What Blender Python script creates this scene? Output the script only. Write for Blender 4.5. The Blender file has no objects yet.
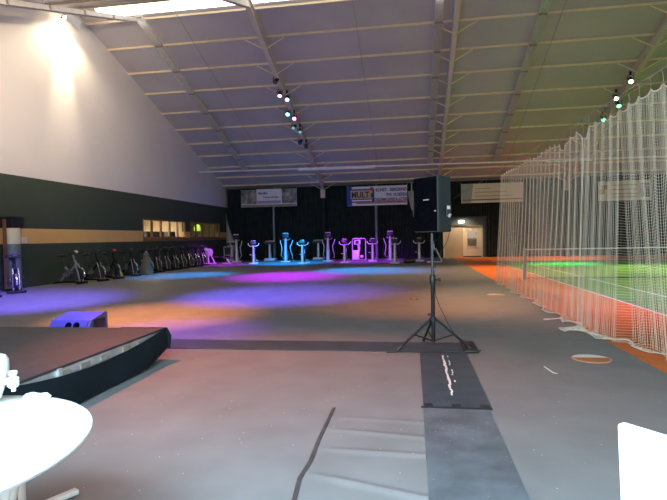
import bpy, bmesh, math, random
from mathutils import Vector, Matrix, Euler
random.seed(7)
C = bpy.context.scene.collection
PI = math.pi

# ------------------------------------------------------------------ materials
def mk(name, col, rough=.6, metal=0., var=0., scale=8., bump=0., bscale=40., spec=.5, col2=None, emit=None, es=0., stretch=None):
    m = bpy.data.materials.new(name); m.use_nodes = True
    nt = m.node_tree; b = nt.nodes['Principled BSDF']
    b.inputs['Base Color'].default_value = (*col, 1)
    b.inputs['Roughness'].default_value = rough
    b.inputs['Metallic'].default_value = metal
    b.inputs['Specular IOR Level'].default_value = spec
    tc = nt.nodes.new('ShaderNodeTexCoord'); src = tc.outputs['Object']
    if stretch:
        mp = nt.nodes.new('ShaderNodeMapping'); mp.inputs['Scale'].default_value = stretch
        nt.links.new(src, mp.inputs['Vector']); src = mp.outputs['Vector']
    if var or col2:
        n = nt.nodes.new('ShaderNodeTexNoise'); n.inputs['Scale'].default_value = scale; n.inputs['Detail'].default_value = 6
        r = nt.nodes.new('ShaderNodeValToRGB')
        a = [max(0, c * (1 - var)) for c in col]; z = col2 or [min(1, c * (1 + var)) for c in col]
        r.color_ramp.elements[0].color = (*a, 1); r.color_ramp.elements[1].color = (*z, 1)
        r.color_ramp.elements[0].position = .3; r.color_ramp.elements[1].position = .7
        nt.links.new(src, n.inputs['Vector']); nt.links.new(n.outputs['Fac'], r.inputs['Fac']); nt.links.new(r.outputs['Color'], b.inputs['Base Color'])
    if bump:
        n2 = nt.nodes.new('ShaderNodeTexNoise'); n2.inputs['Scale'].default_value = bscale; n2.inputs['Detail'].default_value = 4
        bp = nt.nodes.new('ShaderNodeBump'); bp.inputs['Strength'].default_value = bump; bp.inputs['Distance'].default_value = .02
        nt.links.new(src, n2.inputs['Vector']); nt.links.new(n2.outputs['Fac'], bp.inputs['Height']); nt.links.new(bp.outputs['Normal'], b.inputs['Normal'])
    if emit:
        b.inputs['Emission Color'].default_value = (*emit, 1); b.inputs['Emission Strength'].default_value = es
    return m

M = {}
M['floor'] = mk('grey_rubber_floor', (.20, .20, .20), .5, var=.10, scale=2.2, bump=.05, bscale=160, spec=.35)
def specks(m, dens=300., thr=.035, col=(.62, .62, .6)):
    nt = m.node_tree; b = nt.nodes['Principled BSDF']
    old = b.inputs['Base Color'].links[0].from_socket
    tc = nt.nodes.new('ShaderNodeTexCoord'); v = nt.nodes.new('ShaderNodeTexVoronoi'); v.inputs['Scale'].default_value = dens
    lt = nt.nodes.new('ShaderNodeMath'); lt.operation = 'LESS_THAN'; lt.inputs[1].default_value = thr
    mx = nt.nodes.new('ShaderNodeMix'); mx.data_type = 'RGBA'; mx.inputs['B'].default_value = (*col, 1)
    nt.links.new(tc.outputs['Object'], v.inputs['Vector']); nt.links.new(v.outputs['Distance'], lt.inputs[0])
    nt.links.new(lt.outputs[0], mx.inputs['Factor']); nt.links.new(old, mx.inputs['A']); nt.links.new(mx.outputs['Result'], b.inputs['Base Color'])
specks(M['floor'], 9., .045)
M['sheet'] = M['floor']
M['court'] = mk('orange_court', (.70, .17, .035), .7, var=.12, scale=5, bump=.1, bscale=200)
M['green'] = mk('green_court', (.12, .30, .06), .7, var=.12, scale=4, bump=.1, bscale=200)
M['line'] = mk('white_line', (.8, .8, .76), .6, var=.03)
M['runner'] = mk('slate_runner', (.046, .064, .080), .45, var=.25, scale=3.5, bump=.1, bscale=60)
M['runner2'] = mk('slate_mat', (.105, .12, .135), .5, var=.35, scale=3, bump=.1, bscale=60)
specks(M['runner2'], 14., .05, (.45, .47, .48))
M['tape'] = mk('black_tape', (.02, .02, .022), .5, var=.2)
M['gapline'] = mk('grey_tape', (.055, .05, .05), .6, var=.3, scale=12)
M['scuff'] = mk('chalk', (.75, .74, .7), .9, var=.1, scale=30)
M['wallwhite'] = mk('cream_wall', (.74, .71, .68), .85, var=.03, scale=.6, bump=.05, bscale=12)
M['wallgreen'] = mk('dark_green_wall', (.050, .070, .048), .75, var=.06, scale=1.2, bump=.05, bscale=20)
M['wallyellow'] = mk('ochre_band', (.78, .47, .17), .8, var=.03, scale=1.2)
M['roof'] = mk('grey_roof_lining', (.47, .455, .45), .8, var=.07, scale=.5, bump=.35, bscale=1.2)
M['steel'] = mk('cream_painted_steel', (.80, .68, .46), .55, var=.05, scale=3)
M['rafter'] = mk('grey_painted_steel', (.58, .52, .44), .5, var=.05, scale=3)
M['rod'] = mk('dull_steel', (.34, .31, .28), .5, .2, var=.1)
M['galv'] = mk('galvanised_steel', (.66, .65, .62), .4, .35, var=.08)
M['post'] = mk('grey_green_paint', (.20, .26, .26), .5, var=.05)
M['curtain'] = mk('black_curtain', (.024, .034, .031), .9, var=.2, scale=2, spec=.15)
M['wood'] = mk('brown_wood', (.26, .135, .065), .5, var=.25, scale=6, stretch=(1, .2, 3))
M['darkbrown'] = mk('orange_brown_wood', (.22, .11, .06), .5, var=.15, scale=6)
M['glass'] = mk('window_glass', (1, 1, 1), .02)
M['glass'].node_tree.nodes['Principled BSDF'].inputs['Transmission Weight'].default_value = 1
M['cream'] = mk('cream_paint', (.72, .62, .46), .8, var=.04)
M['offwhite'] = mk('off_white_paint', (.72, .70, .66), .6, var=.03)
M['beige'] = mk('beige_board', (.50, .38, .26), .7, var=.06, scale=2)
M['tealgrey'] = mk('teal_grey_paint', (.075, .10, .105), .6, var=.05)
M['black'] = mk('black_plastic', (.016, .017, .019), .45, var=.2, scale=20)
M['cabinet'] = mk('black_speaker_cabinet', (.0025, .003, .0045), .9, spec=.02, var=.15, scale=40, bump=.15, bscale=200)
M['cabinetside'] = mk('charcoal_speaker_cabinet', (.026, .038, .043), .55, var=.1, scale=40, bump=.1, bscale=200)
M['blackmetal'] = mk('black_metal', (.012, .012, .014), .5, .0, spec=.25, var=.2)
M['silver'] = mk('silver_paint', (.58, .58, .58), .3, .35, var=.05)
M['whiteplastic'] = mk('white_plastic', (.86, .86, .85), .4, var=.01)
M['machinewhite'] = mk('machine_white', (.68, .68, .68), .4, var=.03)
M['machinegrey'] = mk('machine_grey', (.05, .053, .06), .45, var=.1)
M['chrome'] = mk('bright_chrome', (.8, .8, .8), .18, .9, var=.02)
M['red'] = mk('red_plastic', (.55, .05, .03), .5, var=.08)
M['yellow'] = mk('yellow_plastic', (.75, .42, .03), .5, var=.08)
M['tan'] = mk('tan_cloth', (.15, .125, .08), .9, var=.12, scale=5)
M['palecloth'] = mk('pale_grey_green_cloth', (.40, .42, .36), .9, var=.1, scale=3)
M['bluegrey'] = mk('blue_grey_plastic', (.22, .36, .55), .5, var=.1)
M['stageply'] = mk('dark_stage_deck', (.040, .042, .052), .6, var=.25, scale=5, bump=.15, bscale=120)
specks(M['stageply'], 22., .04, (.3, .3, .3))
M['alu'] = mk('aluminium', (.55, .60, .60), .35, .5, var=.2, scale=5)
M['ply'] = mk('grey_plywood', (.30, .27, .22), .7, var=.25, scale=4)
M['skirt'] = mk('black_skirt_cloth', (.009, .014, .019), .9, var=.12, scale=3, spec=.15)
M['net'] = mk('off_white_net', (.74, .66, .52), .8, var=.05, scale=3)
M['netdark'] = mk('dark_net', (.10, .11, .09), .8, var=.1)
M['netband'] = mk('white_band', (.75, .70, .70), .7, var=.04)
M['tennispost'] = mk('grey_purple_post', (.33, .28, .30), .5, var=.06)
M['stk_orange'] = mk('orange_vinyl', (.72, .26, .10), .5, var=.25, scale=22, col2=(.45, .14, .05))
M['stk_white'] = mk('white_vinyl', (.80, .74, .68), .5, var=.05)
M['stk_rim'] = mk('salmon_vinyl', (.80, .38, .22), .5, var=.05)
M['blue'] = mk('banner_blue', (.02, .055, .36), .6, var=.1)
M['banner'] = mk('banner_vinyl', (.82, .80, .86), .6, var=.04)
M['lettering'] = mk('navy_lettering', (.02, .02, .20), .6, var=.05)
M['logoyellow'] = mk('logo_yellow', (.62, .46, .18), .6, var=.05)
M['logored'] = mk('logo_red', (.6, .07, .03), .6, var=.05)
M['redline'] = mk('red_lettering', (.45, .05, .08), .6, var=.05)
M['pinkline'] = mk('pink_stripe', (.55, .36, .40), .6, var=.1)
M['bannerwarm'] = mk('cream_banner', (.78, .72, .60), .7, var=.04)
M['swoosh'] = mk('sage_swoosh', (.36, .42, .37), .7, var=.05)
M['greyline'] = mk('grey_lettering', (.24, .21, .19), .7, var=.05)
M['photo'] = mk('printed_photo', (.20, .18, .16), .6, var=.9, scale=2.3, col2=(.5, .47, .44))
M['photofoot'] = mk('printed_brown', (.33, .25, .18), .6, var=.2, scale=3)
def emat(n, c, s):
    m = mk(n, c, .4, var=.01, emit=c, es=s); return m
M['skylight'] = emat('skylight_daylight', (1., .96, .88), 5)
M['lampwarm'] = emat('warm_lamp', (1., .86, .62), 30)
M['lampwhite'] = emat('white_lamp', (.85, 1., 1.), 14)
M['magenta'] = emat('magenta_lens', (.8, .25, 1.), 9)
M['cyan'] = emat('cyan_lens', (.2, .75, 1.), 8)
M['green_l'] = emat('green_lens', (.2, 1., .5), 7)
M['white_l'] = emat('white_lens', (1., .93, .72), 14)
M['deadlens'] = mk('dark_lens', (.10, .12, .12), .15, var=.05)
M['cyanlens_dim'] = emat('dim_cyan_lens', (.25, .6, .6), .6)

# ------------------------------------------------------------------ mesh builder
class MB:
    def __init__(s): s.v = []; s.f = []; s.sm = []
    def add(s, vs, fs, smooth=False):
        o = len(s.v); s.v += [tuple(v) for v in vs]
        for f in fs: s.f.append([i + o for i in f]); s.sm.append(smooth)
        return s
    def box(s, c, d, rot=(0, 0, 0), taper=1., bev=0.):
        R = Euler(rot).to_matrix(); c = Vector(c); x, y, z = [q / 2 for q in d]
        if bev <= 0:
            p = [(-x, -y, -z), (x, -y, -z), (x, y, -z), (-x, y, -z), (-x * taper, -y * taper, z), (x * taper, -y * taper, z), (x * taper, y * taper, z), (-x * taper, y * taper, z)]
            return s.add([c + R @ Vector(q) for q in p], [(0, 3, 2, 1), (4, 5, 6, 7), (0, 1, 5, 4), (1, 2, 6, 5), (2, 3, 7, 6), (3, 0, 4, 7)])
        bm = bmesh.new(); bmesh.ops.create_cube(bm, size=1)
        for v in bm.verts:
            k = taper if v.co.z > 0 else 1
            v.co = Vector((v.co.x * d[0] * k, v.co.y * d[1] * k, v.co.z * d[2]))
        bmesh.ops.bevel(bm, geom=bm.edges[:], offset=bev, segments=3, affect='EDGES', profile=.5)
        bm.verts.index_update()
        s.add([c + R @ v.co for v in bm.verts], [[v.index for v in f.verts] for f in bm.faces], True); bm.free(); return s
    def tube(s, pts, r, n=10, cap=True, smooth=True):
        pts = [Vector(p) for p in pts]; k = len(pts)
        rs = r if isinstance(r, (list, tuple)) else [r] * k
        vs = []; up = None
        for i, p in enumerate(pts):
            t = (pts[min(i + 1, k - 1)] - pts[max(i - 1, 0)]).normalized()
            if up is None:
                up = Vector((0, 0, 1)) if abs(t.z) < .9 else Vector((1, 0, 0))
            a = t.cross(up).normalized(); b = a.cross(t).normalized(); up = b
            for j in range(n):
                w = 2 * PI * j / n; vs.append(p + (a * math.cos(w) + b * math.sin(w)) * rs[i])
        fs = [(i * n + j, i * n + (j + 1) % n, (i + 1) * n + (j + 1) % n, (i + 1) * n + j) for i in range(k - 1) for j in range(n)]
        s.add(vs, fs, smooth)
        if cap:
            o = len(s.v) - len(vs)
            s.f.append([o + j for j in range(n)][::-1]); s.sm.append(False)
            s.f.append([o + (k - 1) * n + j for j in range(n)]); s.sm.append(False)
        return s
    def lathe(s, prof, c=(0, 0, 0), n=24, rot=(0, 0, 0), sc=(1, 1, 1)):
        R = Euler(rot).to_matrix(); c = Vector(c); vs = []
        for r, z in prof:
            for j in range(n):
                w = 2 * PI * j / n; vs.append(c + R @ Vector((r * math.cos(w) * sc[0], r * math.sin(w) * sc[1], z * sc[2])))
        k = len(prof)
        fs = [(i * n + j, i * n + (j + 1) % n, (i + 1) * n + (j + 1) % n, (i + 1) * n + j) for i in range(k - 1) for j in range(n)]
        fs.append([j for j in range(n)][::-1]); fs.append([(k - 1) * n + j for j in range(n)])
        return s.add(vs, fs, True)
    def prism(s, poly, h, axis='z', off=0., smooth=False):
        # poly in two axes, extruded along the third from off to off + h
        def P(a, b, t):
            return {'z': (a, b, t), 'y': (a, t, b), 'x': (t, a, b)}[axis]
        n = len(poly)
        vs = [P(a, b, off) for a, b in poly] + [P(a, b, off + h) for a, b in poly]
        fs = [list(range(n))[::-1], list(range(n, 2 * n))] + [(i, (i + 1) % n, n + (i + 1) % n, n + i) for i in range(n)]
        return s.add(vs, fs, smooth)
    def build(s, name, mat, parent=None, loc=None):
        me = bpy.data.meshes.new(name); me.from_pydata(s.v, [], s.f); me.update()
        bm = bmesh.new(); bm.from_mesh(me); bmesh.ops.recalc_face_normals(bm, faces=bm.faces[:]); bm.to_mesh(me); bm.free()
        if any(s.sm):
            me.polygons.foreach_set('use_smooth', s.sm)
            try: me.set_sharp_from_angle(angle=math.radians(40))
            except Exception: pass
        for m in (mat if isinstance(mat, list) else [mat]): me.materials.append(m)
        o = bpy.data.objects.new(name, me); C.objects.link(o)
        if parent: o.parent = parent
        if loc: o.location = loc
        return o

def tag(o, label, cat, group=None, kind=None):
    o['label'] = label; o['category'] = cat
    if group: o['group'] = group
    if kind: o['kind'] = kind
    return o
def thing(name, label, cat, loc=(0, 0, 0), rz=0, group=None):
    o = bpy.data.objects.new(name, None); C.objects.link(o); o.location = loc; o.rotation_euler = (0, 0, rz)
    o.empty_display_size = .1
    return tag(o, label, cat, group)
def struct(o):
    o['kind'] = 'structure'; return o
def copy_tree(o, parent=None):
    c = o.copy(); C.objects.link(c)
    if parent: c.parent = parent
    for ch in list(o.children): copy_tree(ch, c)
    return c
def place(proto, used, label, loc, rz, sc=1.):
    o = copy_tree(proto) if used[0] else proto
    used[0] = True
    o.location = loc; o.rotation_euler = (0, 0, rz); o.scale = (sc, sc, sc); o['label'] = label
    return o
def text(name, body, size, mat, parent, loc, rot, xs=1., align='LEFT'):
    cu = bpy.data.curves.new(name, 'FONT'); cu.body = body; cu.size = size; cu.extrude = .004; cu.offset = size * .03; cu.align_x = align
    cu.materials.append(mat)
    tmp = bpy.data.objects.new('tmp', cu); C.objects.link(tmp); bpy.context.view_layer.update()
    me = bpy.data.meshes.new_from_object(tmp.evaluated_get(bpy.context.evaluated_depsgraph_get())); bpy.data.objects.remove(tmp)
    if not me.materials: me.materials.append(mat)
    o = bpy.data.objects.new(name, me); C.objects.link(o); o.parent = parent; o.location = loc; o.rotation_euler = rot; o.scale = (xs, 1, 1)
    return o

# ------------------------------------------------------------------ hall dimensions (metres)
XL, XR, YB, YN = -13.1, 17.5, 34.1, -3.0
RY, RZ, SL = 18.3, 10.74, .35
def zr(y): return RZ - SL * abs(y - RY)

# ---- floor
struct(MB().box(((XL + XR) / 2, 16.5, -.1), (XR - XL + 2, 41, .2)).build('floor', M['floor']))
court = struct(MB().box(((2.62 + XR) / 2, 18.9, .001), (XR - 2.62, 35, .008)).build('court_floor', M['court']))
gm = MB(); gm.box(((4.4 + 15.4) / 2, 17.1, .004), (11.0, 23.8, .008)); gm.build('green_field', M['green'], court)
ln = MB()
for x in (4.42, 5.66, 14.0, 15.4): ln.box((x, 17.1, .0065), (.055, 23.8, .006))
for y in (5.2, 29.0): ln.box((9.9, y, .0065), (11.0, .07, .006))
for y in (10.7, 23.5): ln.box((9.83, y, .0065), (8.34, .05, .006))
ln.box((9.83, 17.1, .0062), (.05, 12.8, .006))
ln.build('boundary_lines', M['line'], court)

# ---- left wall: white gable above a dark green dado with an ochre band and two window openings
wl = MB()
T = .25
wl.prism([(-1.4, 3.8), (YB + .4, 3.8), (YB + .4, zr(YB + .4)), (RY, RZ)], -T, 'x', XL)
wall_left = struct(wl.build('wall_left', M['wallwhite']))
W1, W2 = (22.9, 27.65), (28.2, 32.95)
WZ0, WZ1 = 1.66, 2.62
g = MB()
def wpanel(m, y0, y1, z0, z1): m.box((XL - T / 2, (y0 + y1) / 2, (z0 + z1) / 2), (T, y1 - y0, z1 - z0))
wpanel(g, YN, YB + .4, 0, 1.5); wpanel(g, YN, W1[0], 2.02, 3.8); wpanel(g, W1[0], W2[1], WZ1, 3.8)
wpanel(g, W2[1], YB + .4, 2.02, 3.8); wpanel(g, W1[1], W2[0], 2.02, WZ1)
g.build('green_dado', M['wallgreen'], wall_left)
y_ = MB(); wpanel(y_, YN, W1[0], 1.5, 2.02); wpanel(y_, W1[1], W2[0], 1.66, 2.02); wpanel(y_, W2[1], YB + .4, 1.66, 2.02)
y_.build('ochre_band', M['wallyellow'], wall_left)
lg = MB(); lg.box((XL + .01 - T / 2, (W1[0] + YB) / 2, 1.575), (T + .06, YB - W1[0], .165), bev=.01)
lg.build('window_ledge', M['wood'], wall_left)
# small notice and socket at the band's near end
struct(MB().box((XL + .01, 15.25, 1.62), (.02, .24, .2)).build('wall_notice', M['offwhite']))

# windows: five framed panes each, a lit room behind the wall
def wwin(nm, y0, y1, npane):
    fr = MB(); d = .1; x = XL - .06
    for z in (WZ0 + .03, WZ1 - .03): fr.box((x, (y0 + y1) / 2, z), (d, y1 - y0, .06))
    w = (y1 - y0) / npane
    for k in range(npane + 1): fr.box((x, min(max(y0 + k * w, y0 + .06), y1 - .06), (WZ0 + WZ1) / 2), (d, .09, WZ1 - WZ0 - .12))
    o = struct(fr.build(nm, M['wood']))
    for k in range(npane):
        MB().box((x, y0 + (k + .5) * w, (WZ0 + WZ1) / 2), (.012, w - .09, WZ1 - WZ0 - .12)).build('pane', M['glass'], o)
wwin('window_1', *W1, 5); wwin('window_2', *W2, 5)
# lounge beyond the windows
lr = MB(); X0, X1 = XL - T - 2.4, XL - T
lr.box((X0 - .05, 28, 1.5), (.1, 12.2, 3)); lr.box(((X0 + X1) / 2, 22, 1.5), (2.4, .1, 3)); lr.box(((X0 + X1) / 2, 34, 1.5), (2.4, .1, 3))
lr.box(((X0 + X1) / 2, 28, 2.95), (2.4, 12, .1)); lr.box(((X0 + X1) / 2, 28, .02), (2.4, 12, .1))
lr.box(((X0 + X1) / 2, 27.95, 1.5), (2.4, .08, 3))
struct(lr.build('wall_lounge', M['cream']))
for (yy, w, lab) in ((27.0, .8, 'black cabinet low in the last pane of the nearer wall window'), (25.2, 1.75, 'wide black cabinet low in the middle panes of the nearer wall window')):
    s = thing('cabinet', lab, 'cabinet', (XL - T - .55, yy, .07), 0, 'cabinets in the lounge')
    MB().box((0, 0, .98), (.5, w, 1.96), bev=.02).build('body', M['black'], s)
    for sy in (-1, 1):
        d_ = MB().box((.26, sy * w / 4, .98), (.02, w / 2 - .03, 1.9), bev=.006).build('door', M['blackmetal'], s)
        MB().tube([(.285, sy * .06, .9), (.285, sy * .06, 1.06)], .01, 6).build('handle', M['chrome'], d_)
sh = thing('shelf_unit', 'dark shelf unit in the dim lounge behind the far window', 'shelf', (X0 + .25, 31.3, .07))
MB().box((0, 0, 1.3), (.35, 2.6, 2.6)).build('carcass', M['wood'], sh)
for k in range(4): MB().box((.19, -.95 + .63 * k, 1.95), (.03, .5, .7)).build('back_panel', M['black'] if k % 2 else M['tan'], sh)
lc = thing('lampshade', 'yellow green lit shade in the fourth pane of the far window', 'lamp', (XL - T - .7, 31.35, .07))
MB().lathe([(.03, 0), (.18, .01), (.18, .03), (.02, .04), (.02, 2.1)], n=16).build('stand', M['black'], lc)
MB().lathe([(.2, 2.05), (.22, 2.2), (.17, 2.42), (.05, 2.48)], n=20).build('shade', emat('yellow_green_shade', (.5, .75, .08), 1.2), lc)
lw = thing('white_lamp', 'bright white lamp glowing low in the first window pane', 'lamp', (XL - T - .7, 23.95, .07))
MB().lathe([(.16, 0), (.16, .03), (.03, .05), (.03, 1.5)], n=16).build('stand', M['black'], lw)
MB().lathe([(.08, 1.45), (.2, 1.55), (.22, 1.95), (.1, 2.05)], n=20).build('shade', emat('white_shade', (1, .93, .8), 2.6), lw)

# ---- pilaster at the near end of the band
pl = MB(); pl.lathe([(.24, 0), (.24, 1.5)], (XL + .2, 14.5, 0), 20)
pil = struct(pl.build('column', M['post']))
MB().lathe([(.243, 1.5), (.243, 2.02)], (XL + .2, 14.5, 0), 20).build('lit_band', mk('lit_ochre', (.95, .86, .52), .7, var=.03), pil)  # ochre band continues here; its brighter lit look is put into the colour
MB().box((XL + .2, 14.5, 2.2), (.5, .5, .36)).build('dark_cap', M['black'], pil)
struct(MB().box((XL + .3, 14.1, 1.15), (.06, .09, 2.3)).build('trim_1', M['darkbrown']))

# ---- back wall (behind the curtains), right wall, wall behind the camera
bw = MB()
bw.box(((XL + 2.0) / 2, YB + 1.0, 2.6), (2.0 - XL, .2, 5.2)); bw.box(((4.75 + XR) / 2, YB + 1.0, 2.6), (XR - 4.75, .2, 5.2))
bw.box((3.375, YB + 1.0, 3.9), (2.75, .2, 2.6))
struct(bw.build('wall_back', M['tealgrey']))
struct(MB().prism([(YN, 0), (YB + 1, 0), (YB + 1, zr(YB + 1)), (RY, RZ), (YN, zr(YN))], .25, 'x', XR).build('wall_right', M['wallwhite']))
struct(MB().box(((XL + XR) / 2, YN - .1, 1.7), (XR - XL + .6, .2, 3.4)).build('wall_front', M['offwhite']))
# doorway: grey lintel box, beige boarding, cream glazed door
struct(MB().box((3.3, YB + .62, 2.42), (2.95, .5, .54)).build('lintel', M['tealgrey']))
struct(MB().box((2.75, YB + .72, 1.07), (1.32, .12, 2.14)).build('trim_2', M['beige']))
struct(MB().box((2.0, YB + .66, 1.07), (.35, .12, 2.14)).build('trim_3', M['cream']))
struct(MB().box((4.78, YB + .6, 1.35), (.16, .45, 2.7)).build('trim_4', M['tealgrey']))
dr = MB()
for x, w in ((3.55, .3), (4.5, .4)): dr.box((x, YB + .8, 1.05), (w, .08, 2.1))
dr.box((4.0, YB + .8, .35), (.62, .08, .62)); dr.box((4.0, YB + .8, 1.98), (.62, .08, .24))
door = struct(dr.build('door_1', M['cream']))
MB().box((4.0, YB + .8, 1.26), (.62, .02, 1.22)).build('glass_pane', M['glass'], door)
MB().box((4.0, YB + .74, .68), (.7, .08, .05)).build('push_bar', M['offwhite'], door)
MB().box((3.95, YB + .75, .035), (1.3, .06, .07)).build('threshold', M['black'], door)
struct(MB().box((4.0, YB + 1.7, 1.2), (1.6, .1, 2.4)).build('wall_porch', M['cream']))
ex = thing('emergency_light', 'glowing white emergency light over the back doorway', 'light', (3.27, YB + .335, 2.39))
MB().box((0, 0, 0), (.44, .08, .2), bev=.02).build('housing', M['whiteplastic'], ex)
MB().box((0, -.045, 0), (.36, .03, .13), bev=.01).build('diffuser', M['lampwhite'], ex)
ol = thing('porch_lamp', 'small orange lamp behind the glass of the back door', 'lamp', (3.95, YB + 1.3, 1.78))
MB().lathe([(.05, 0), (.1, .1), (.07, .3), (.02, .36)], n=14).build('shade', emat('orange_lamp', (1, .35, .08), 1.2), ol)
MB().tube([(0, 0, .34), (0, 0, .7)], .01).build('cord', M['black'], ol)

# ---- roof
rf = MB()
rf.prism([(YN - .3, zr(YN - .3)), (RY, RZ), (YB + 1.2, zr(YB + 1.2)), (YB + 1.2, zr(YB + 1.2) + .15), (RY, RZ + .15), (YN - .3, zr(YN - .3) + .15)], XR - XL + .6, 'x', XL - .3)
struct(rf.build('ceiling', M['roof']))
# ridge skylight
sk = MB(); sk.prism([(RY - .05, RZ - .03), (RY + .42, RZ - .17), (RY + .42, RZ - .20), (RY - .05, RZ - .06)], 25.5, 'x', -12.2)
struct(sk.build('window_3', M['skylight']))
# rafters with knee braces, purlins
RX = (-5.95, 1.8, 9.75)
PY = [18.95, 20.42, 22.0, 23.5, 25.15, 26.7, 28.2, 29.65, 31.1, 32.5, 33.7]
PYN = [2 * RY - y for y in PY] + [1.2, -.5, -2.2]
for x in RX:
    r = MB(); b = .2; h = .36
    for off0, hh, ww in ((.17, .03, b), (.17 + h, .03, b), (.17 + h / 2, h, .02)):
        for (ya, yb) in ((RY, YB - .3), (RY, YN)):
            za, zb = zr(ya) - off0, zr(yb) - off0
            r.add([(x + sx * ww / 2, y, z + sz * hh / 2) for (y, z) in ((ya, za), (yb, zb)) for sz in (-1, 1) for sx in (-1, 1)],
                  [(0, 1, 3, 2), (4, 6, 7, 5), (0, 4, 5, 1), (2, 3, 7, 6), (0, 2, 6, 4), (1, 5, 7, 3)])
    o = struct(r.build('rafter', M['rafter']))
    for y in PY[1:]:
        for sx in (-1, 1):
            MB().tube([(x + sx * .08, y, zr(y) - .55), (x + sx * .85, y, zr(y) - .13)], .025, 6).build('knee_brace', M['steel'], o)
    MB().box((x, YB - .4, 4.5), (.3, .34, .55)).build('rafter_foot', M['rafter'], o)
    MB().box((x, YB - .28, 2.1), (.2, .2, 4.2)).build('leg', M['curtain'], o)
for y in PY + PYN:
    p = MB(); z = zr(y) - .058
    p.box(((XL + XR) / 2, y, z), (XR - XL, .03, .09)); p.box(((XL + XR) / 2, y - .02, z - .045), (XR - XL, .05, .012)); p.box(((XL + XR) / 2, y + .02, z + .045), (XR - XL, .05, .012))
    struct(p.build('purlin', M['steel']))
for x in (-9.0, -2.05, 5.75, 13.5):
    pts = [(x, y, zr(y) - .02 - .16 * (i % 2)) for i, y in enumerate([RY + .4 + .75 * k for k in range(21)])]
    struct(MB().tube([(x, RY + .3, zr(RY + .3) - .2), (x, YB - .4, zr(YB - .4) - .2)], .013, 6).build('sag_rod', M['rod']))

# posts in front of the back curtain
for x in (-9.42, -2.35):
    po = MB(); po.tube([(x, YB - .55, 0), (x, YB - .55, 4.9)], .085, 12); po.lathe([(.16, 0), (.16, .03), (.085, .04)], (x, YB - .55, 0), 14)
    struct(po.build('column', M['post']))

# lateral suspended pipe with thicker sleeves
def pz(x): return 5.68 - .008 * (x + 6)
pp = thing('suspended_pipe', 'long thin pale pipe hung across the hall below the roof', 'pipe', (0, 29.6, 0))
MB().tube([(XL + .05, 0, pz(XL)), (XR - .1, 0, pz(XR))], .045, 8).build('pipe', M['whiteplastic'], pp)
for a, b in ((-6.7, -2.1), (7.55, 9.9)):
    MB().tube([(a, 0, pz(a) - .03), (b, 0, pz(b) - .03)], .095, 12).build('sleeve', M['whiteplastic'], pp)
for x in (-9.0, -2.05, 1.8, 5.75, 9.75):
    MB().tube([(x, 0, pz(x)), (x, 0, zr(29.6) - .15)], .006, 5).build('hanger_wire', M['rod'], pp)

# ---- louvred strip lights along the roof slope
def strip_light():
    t = thing('strip_light', '', 'ceiling light', (0, 0, 0), 0, 'unlit louvred strip lights under the roof')
    L, W = 1.58, .30
    h = MB(); h.box((0, 0, .05), (W * .16, L, .06)); h.box((-W / 2, 0, -.02), (.015, L, .13)); h.box((W / 2, 0, -.02), (.015, L, .13))
    h.build('housing', M['galv'], t)
    lv = MB()
    for k in range(20): lv.box((0, -L / 2 + L * (k + .5) / 20, -.05), (W - .02, .010, .05))
    for x in (-.075, .0, .075): lv.box((x, 0, -.05), (.008, L, .04))
    lv.build('louvre', M['galv'], t)
    for y in (-L / 2 - .03, L / 2 + .03): MB().box((0, y, 0), (W, .04, .12)).build('end_cap', M['rod'], t)
    for y in (-L / 2, L / 2): MB().tube([(0, y, .08), (0, y, .22)], .006, 5).build('hanger', M['rod'], t)
    return t
sl = strip_light(); used = [False]; ang = math.atan(SL)
ROWS = ((-10.5, 'by the white wall', 8), (1.15, 'beside the middle rafter', 8), (5.0, 'between middle and right rafters', 8))
ORD = ['first', 'second', 'third', 'fourth', 'fifth', 'sixth', 'seventh', 'eighth']
for x, where, n in ROWS:
    for k in range(n):
        yc = 19.25 + 1.6 * k
        o = place(sl, used, 'louvred strip light %s, %s down from the ridge' % (where, ORD[k]), (x, yc, zr(yc) - .33), 0)
        o.rotation_euler = (-ang, 0, 0)
for k in range(5):
    yc = 17.35 - 1.6 * k
    o = place(sl, used, 'dark strip light in the top left corner, %s on the near slope' % ORD[k], (-10.5, yc, zr(yc) - .60), 0)
    o.rotation_euler = (ang, 0, 0)

# ---- stage lights on the rafters
def stage_light(label, loc, aim, lens, dead=False, sc=1.):
    t = thing('stage_light', label, 'stage light', loc, 0, 'stage lights clamped under the rafters')
    d = (Vector(aim) - Vector(loc)).normalized(); q = d.to_track_quat('-Z', 'Y')
    rm = q.to_matrix()
    b = MB(); b.lathe([(.05, .16), (.085, .14), (.095, .0), (.105, -.12), (.105, -.16), (.09, -.16), (.085, -.1)], n=18)
    b.v = [tuple(rm @ Vector(v)) for v in b.v]; b.build('housing', M['black'], t)
    l = MB(); l.lathe([(.0, -.125), (.05, -.145), (.09, -.155), (.09, -.12)], n=18); l.v = [tuple(rm @ Vector(v)) for v in l.v]; l.build('lens', lens, t)
    yk = MB(); yk.tube([(-.13, 0, 0), (-.13, 0, .16), (0, 0, .24), (.13, 0, .16), (.13, 0, 0)], .014, 6); yk.build('yoke', M['blackmetal'], t)
    cl = MB(); cl.box((0, 0, .3), (.08, .06, .14), bev=.01); cl.tube([(0, 0, .24), (0, 0, zr(loc[1]) - .5 - loc[2])], .012, 6); cl.build('clamp', M['blackmetal'], t)
    t.scale = (1., 1., 1.)
    return t
CAM = Vector((0, 0, 1.5))
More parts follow.
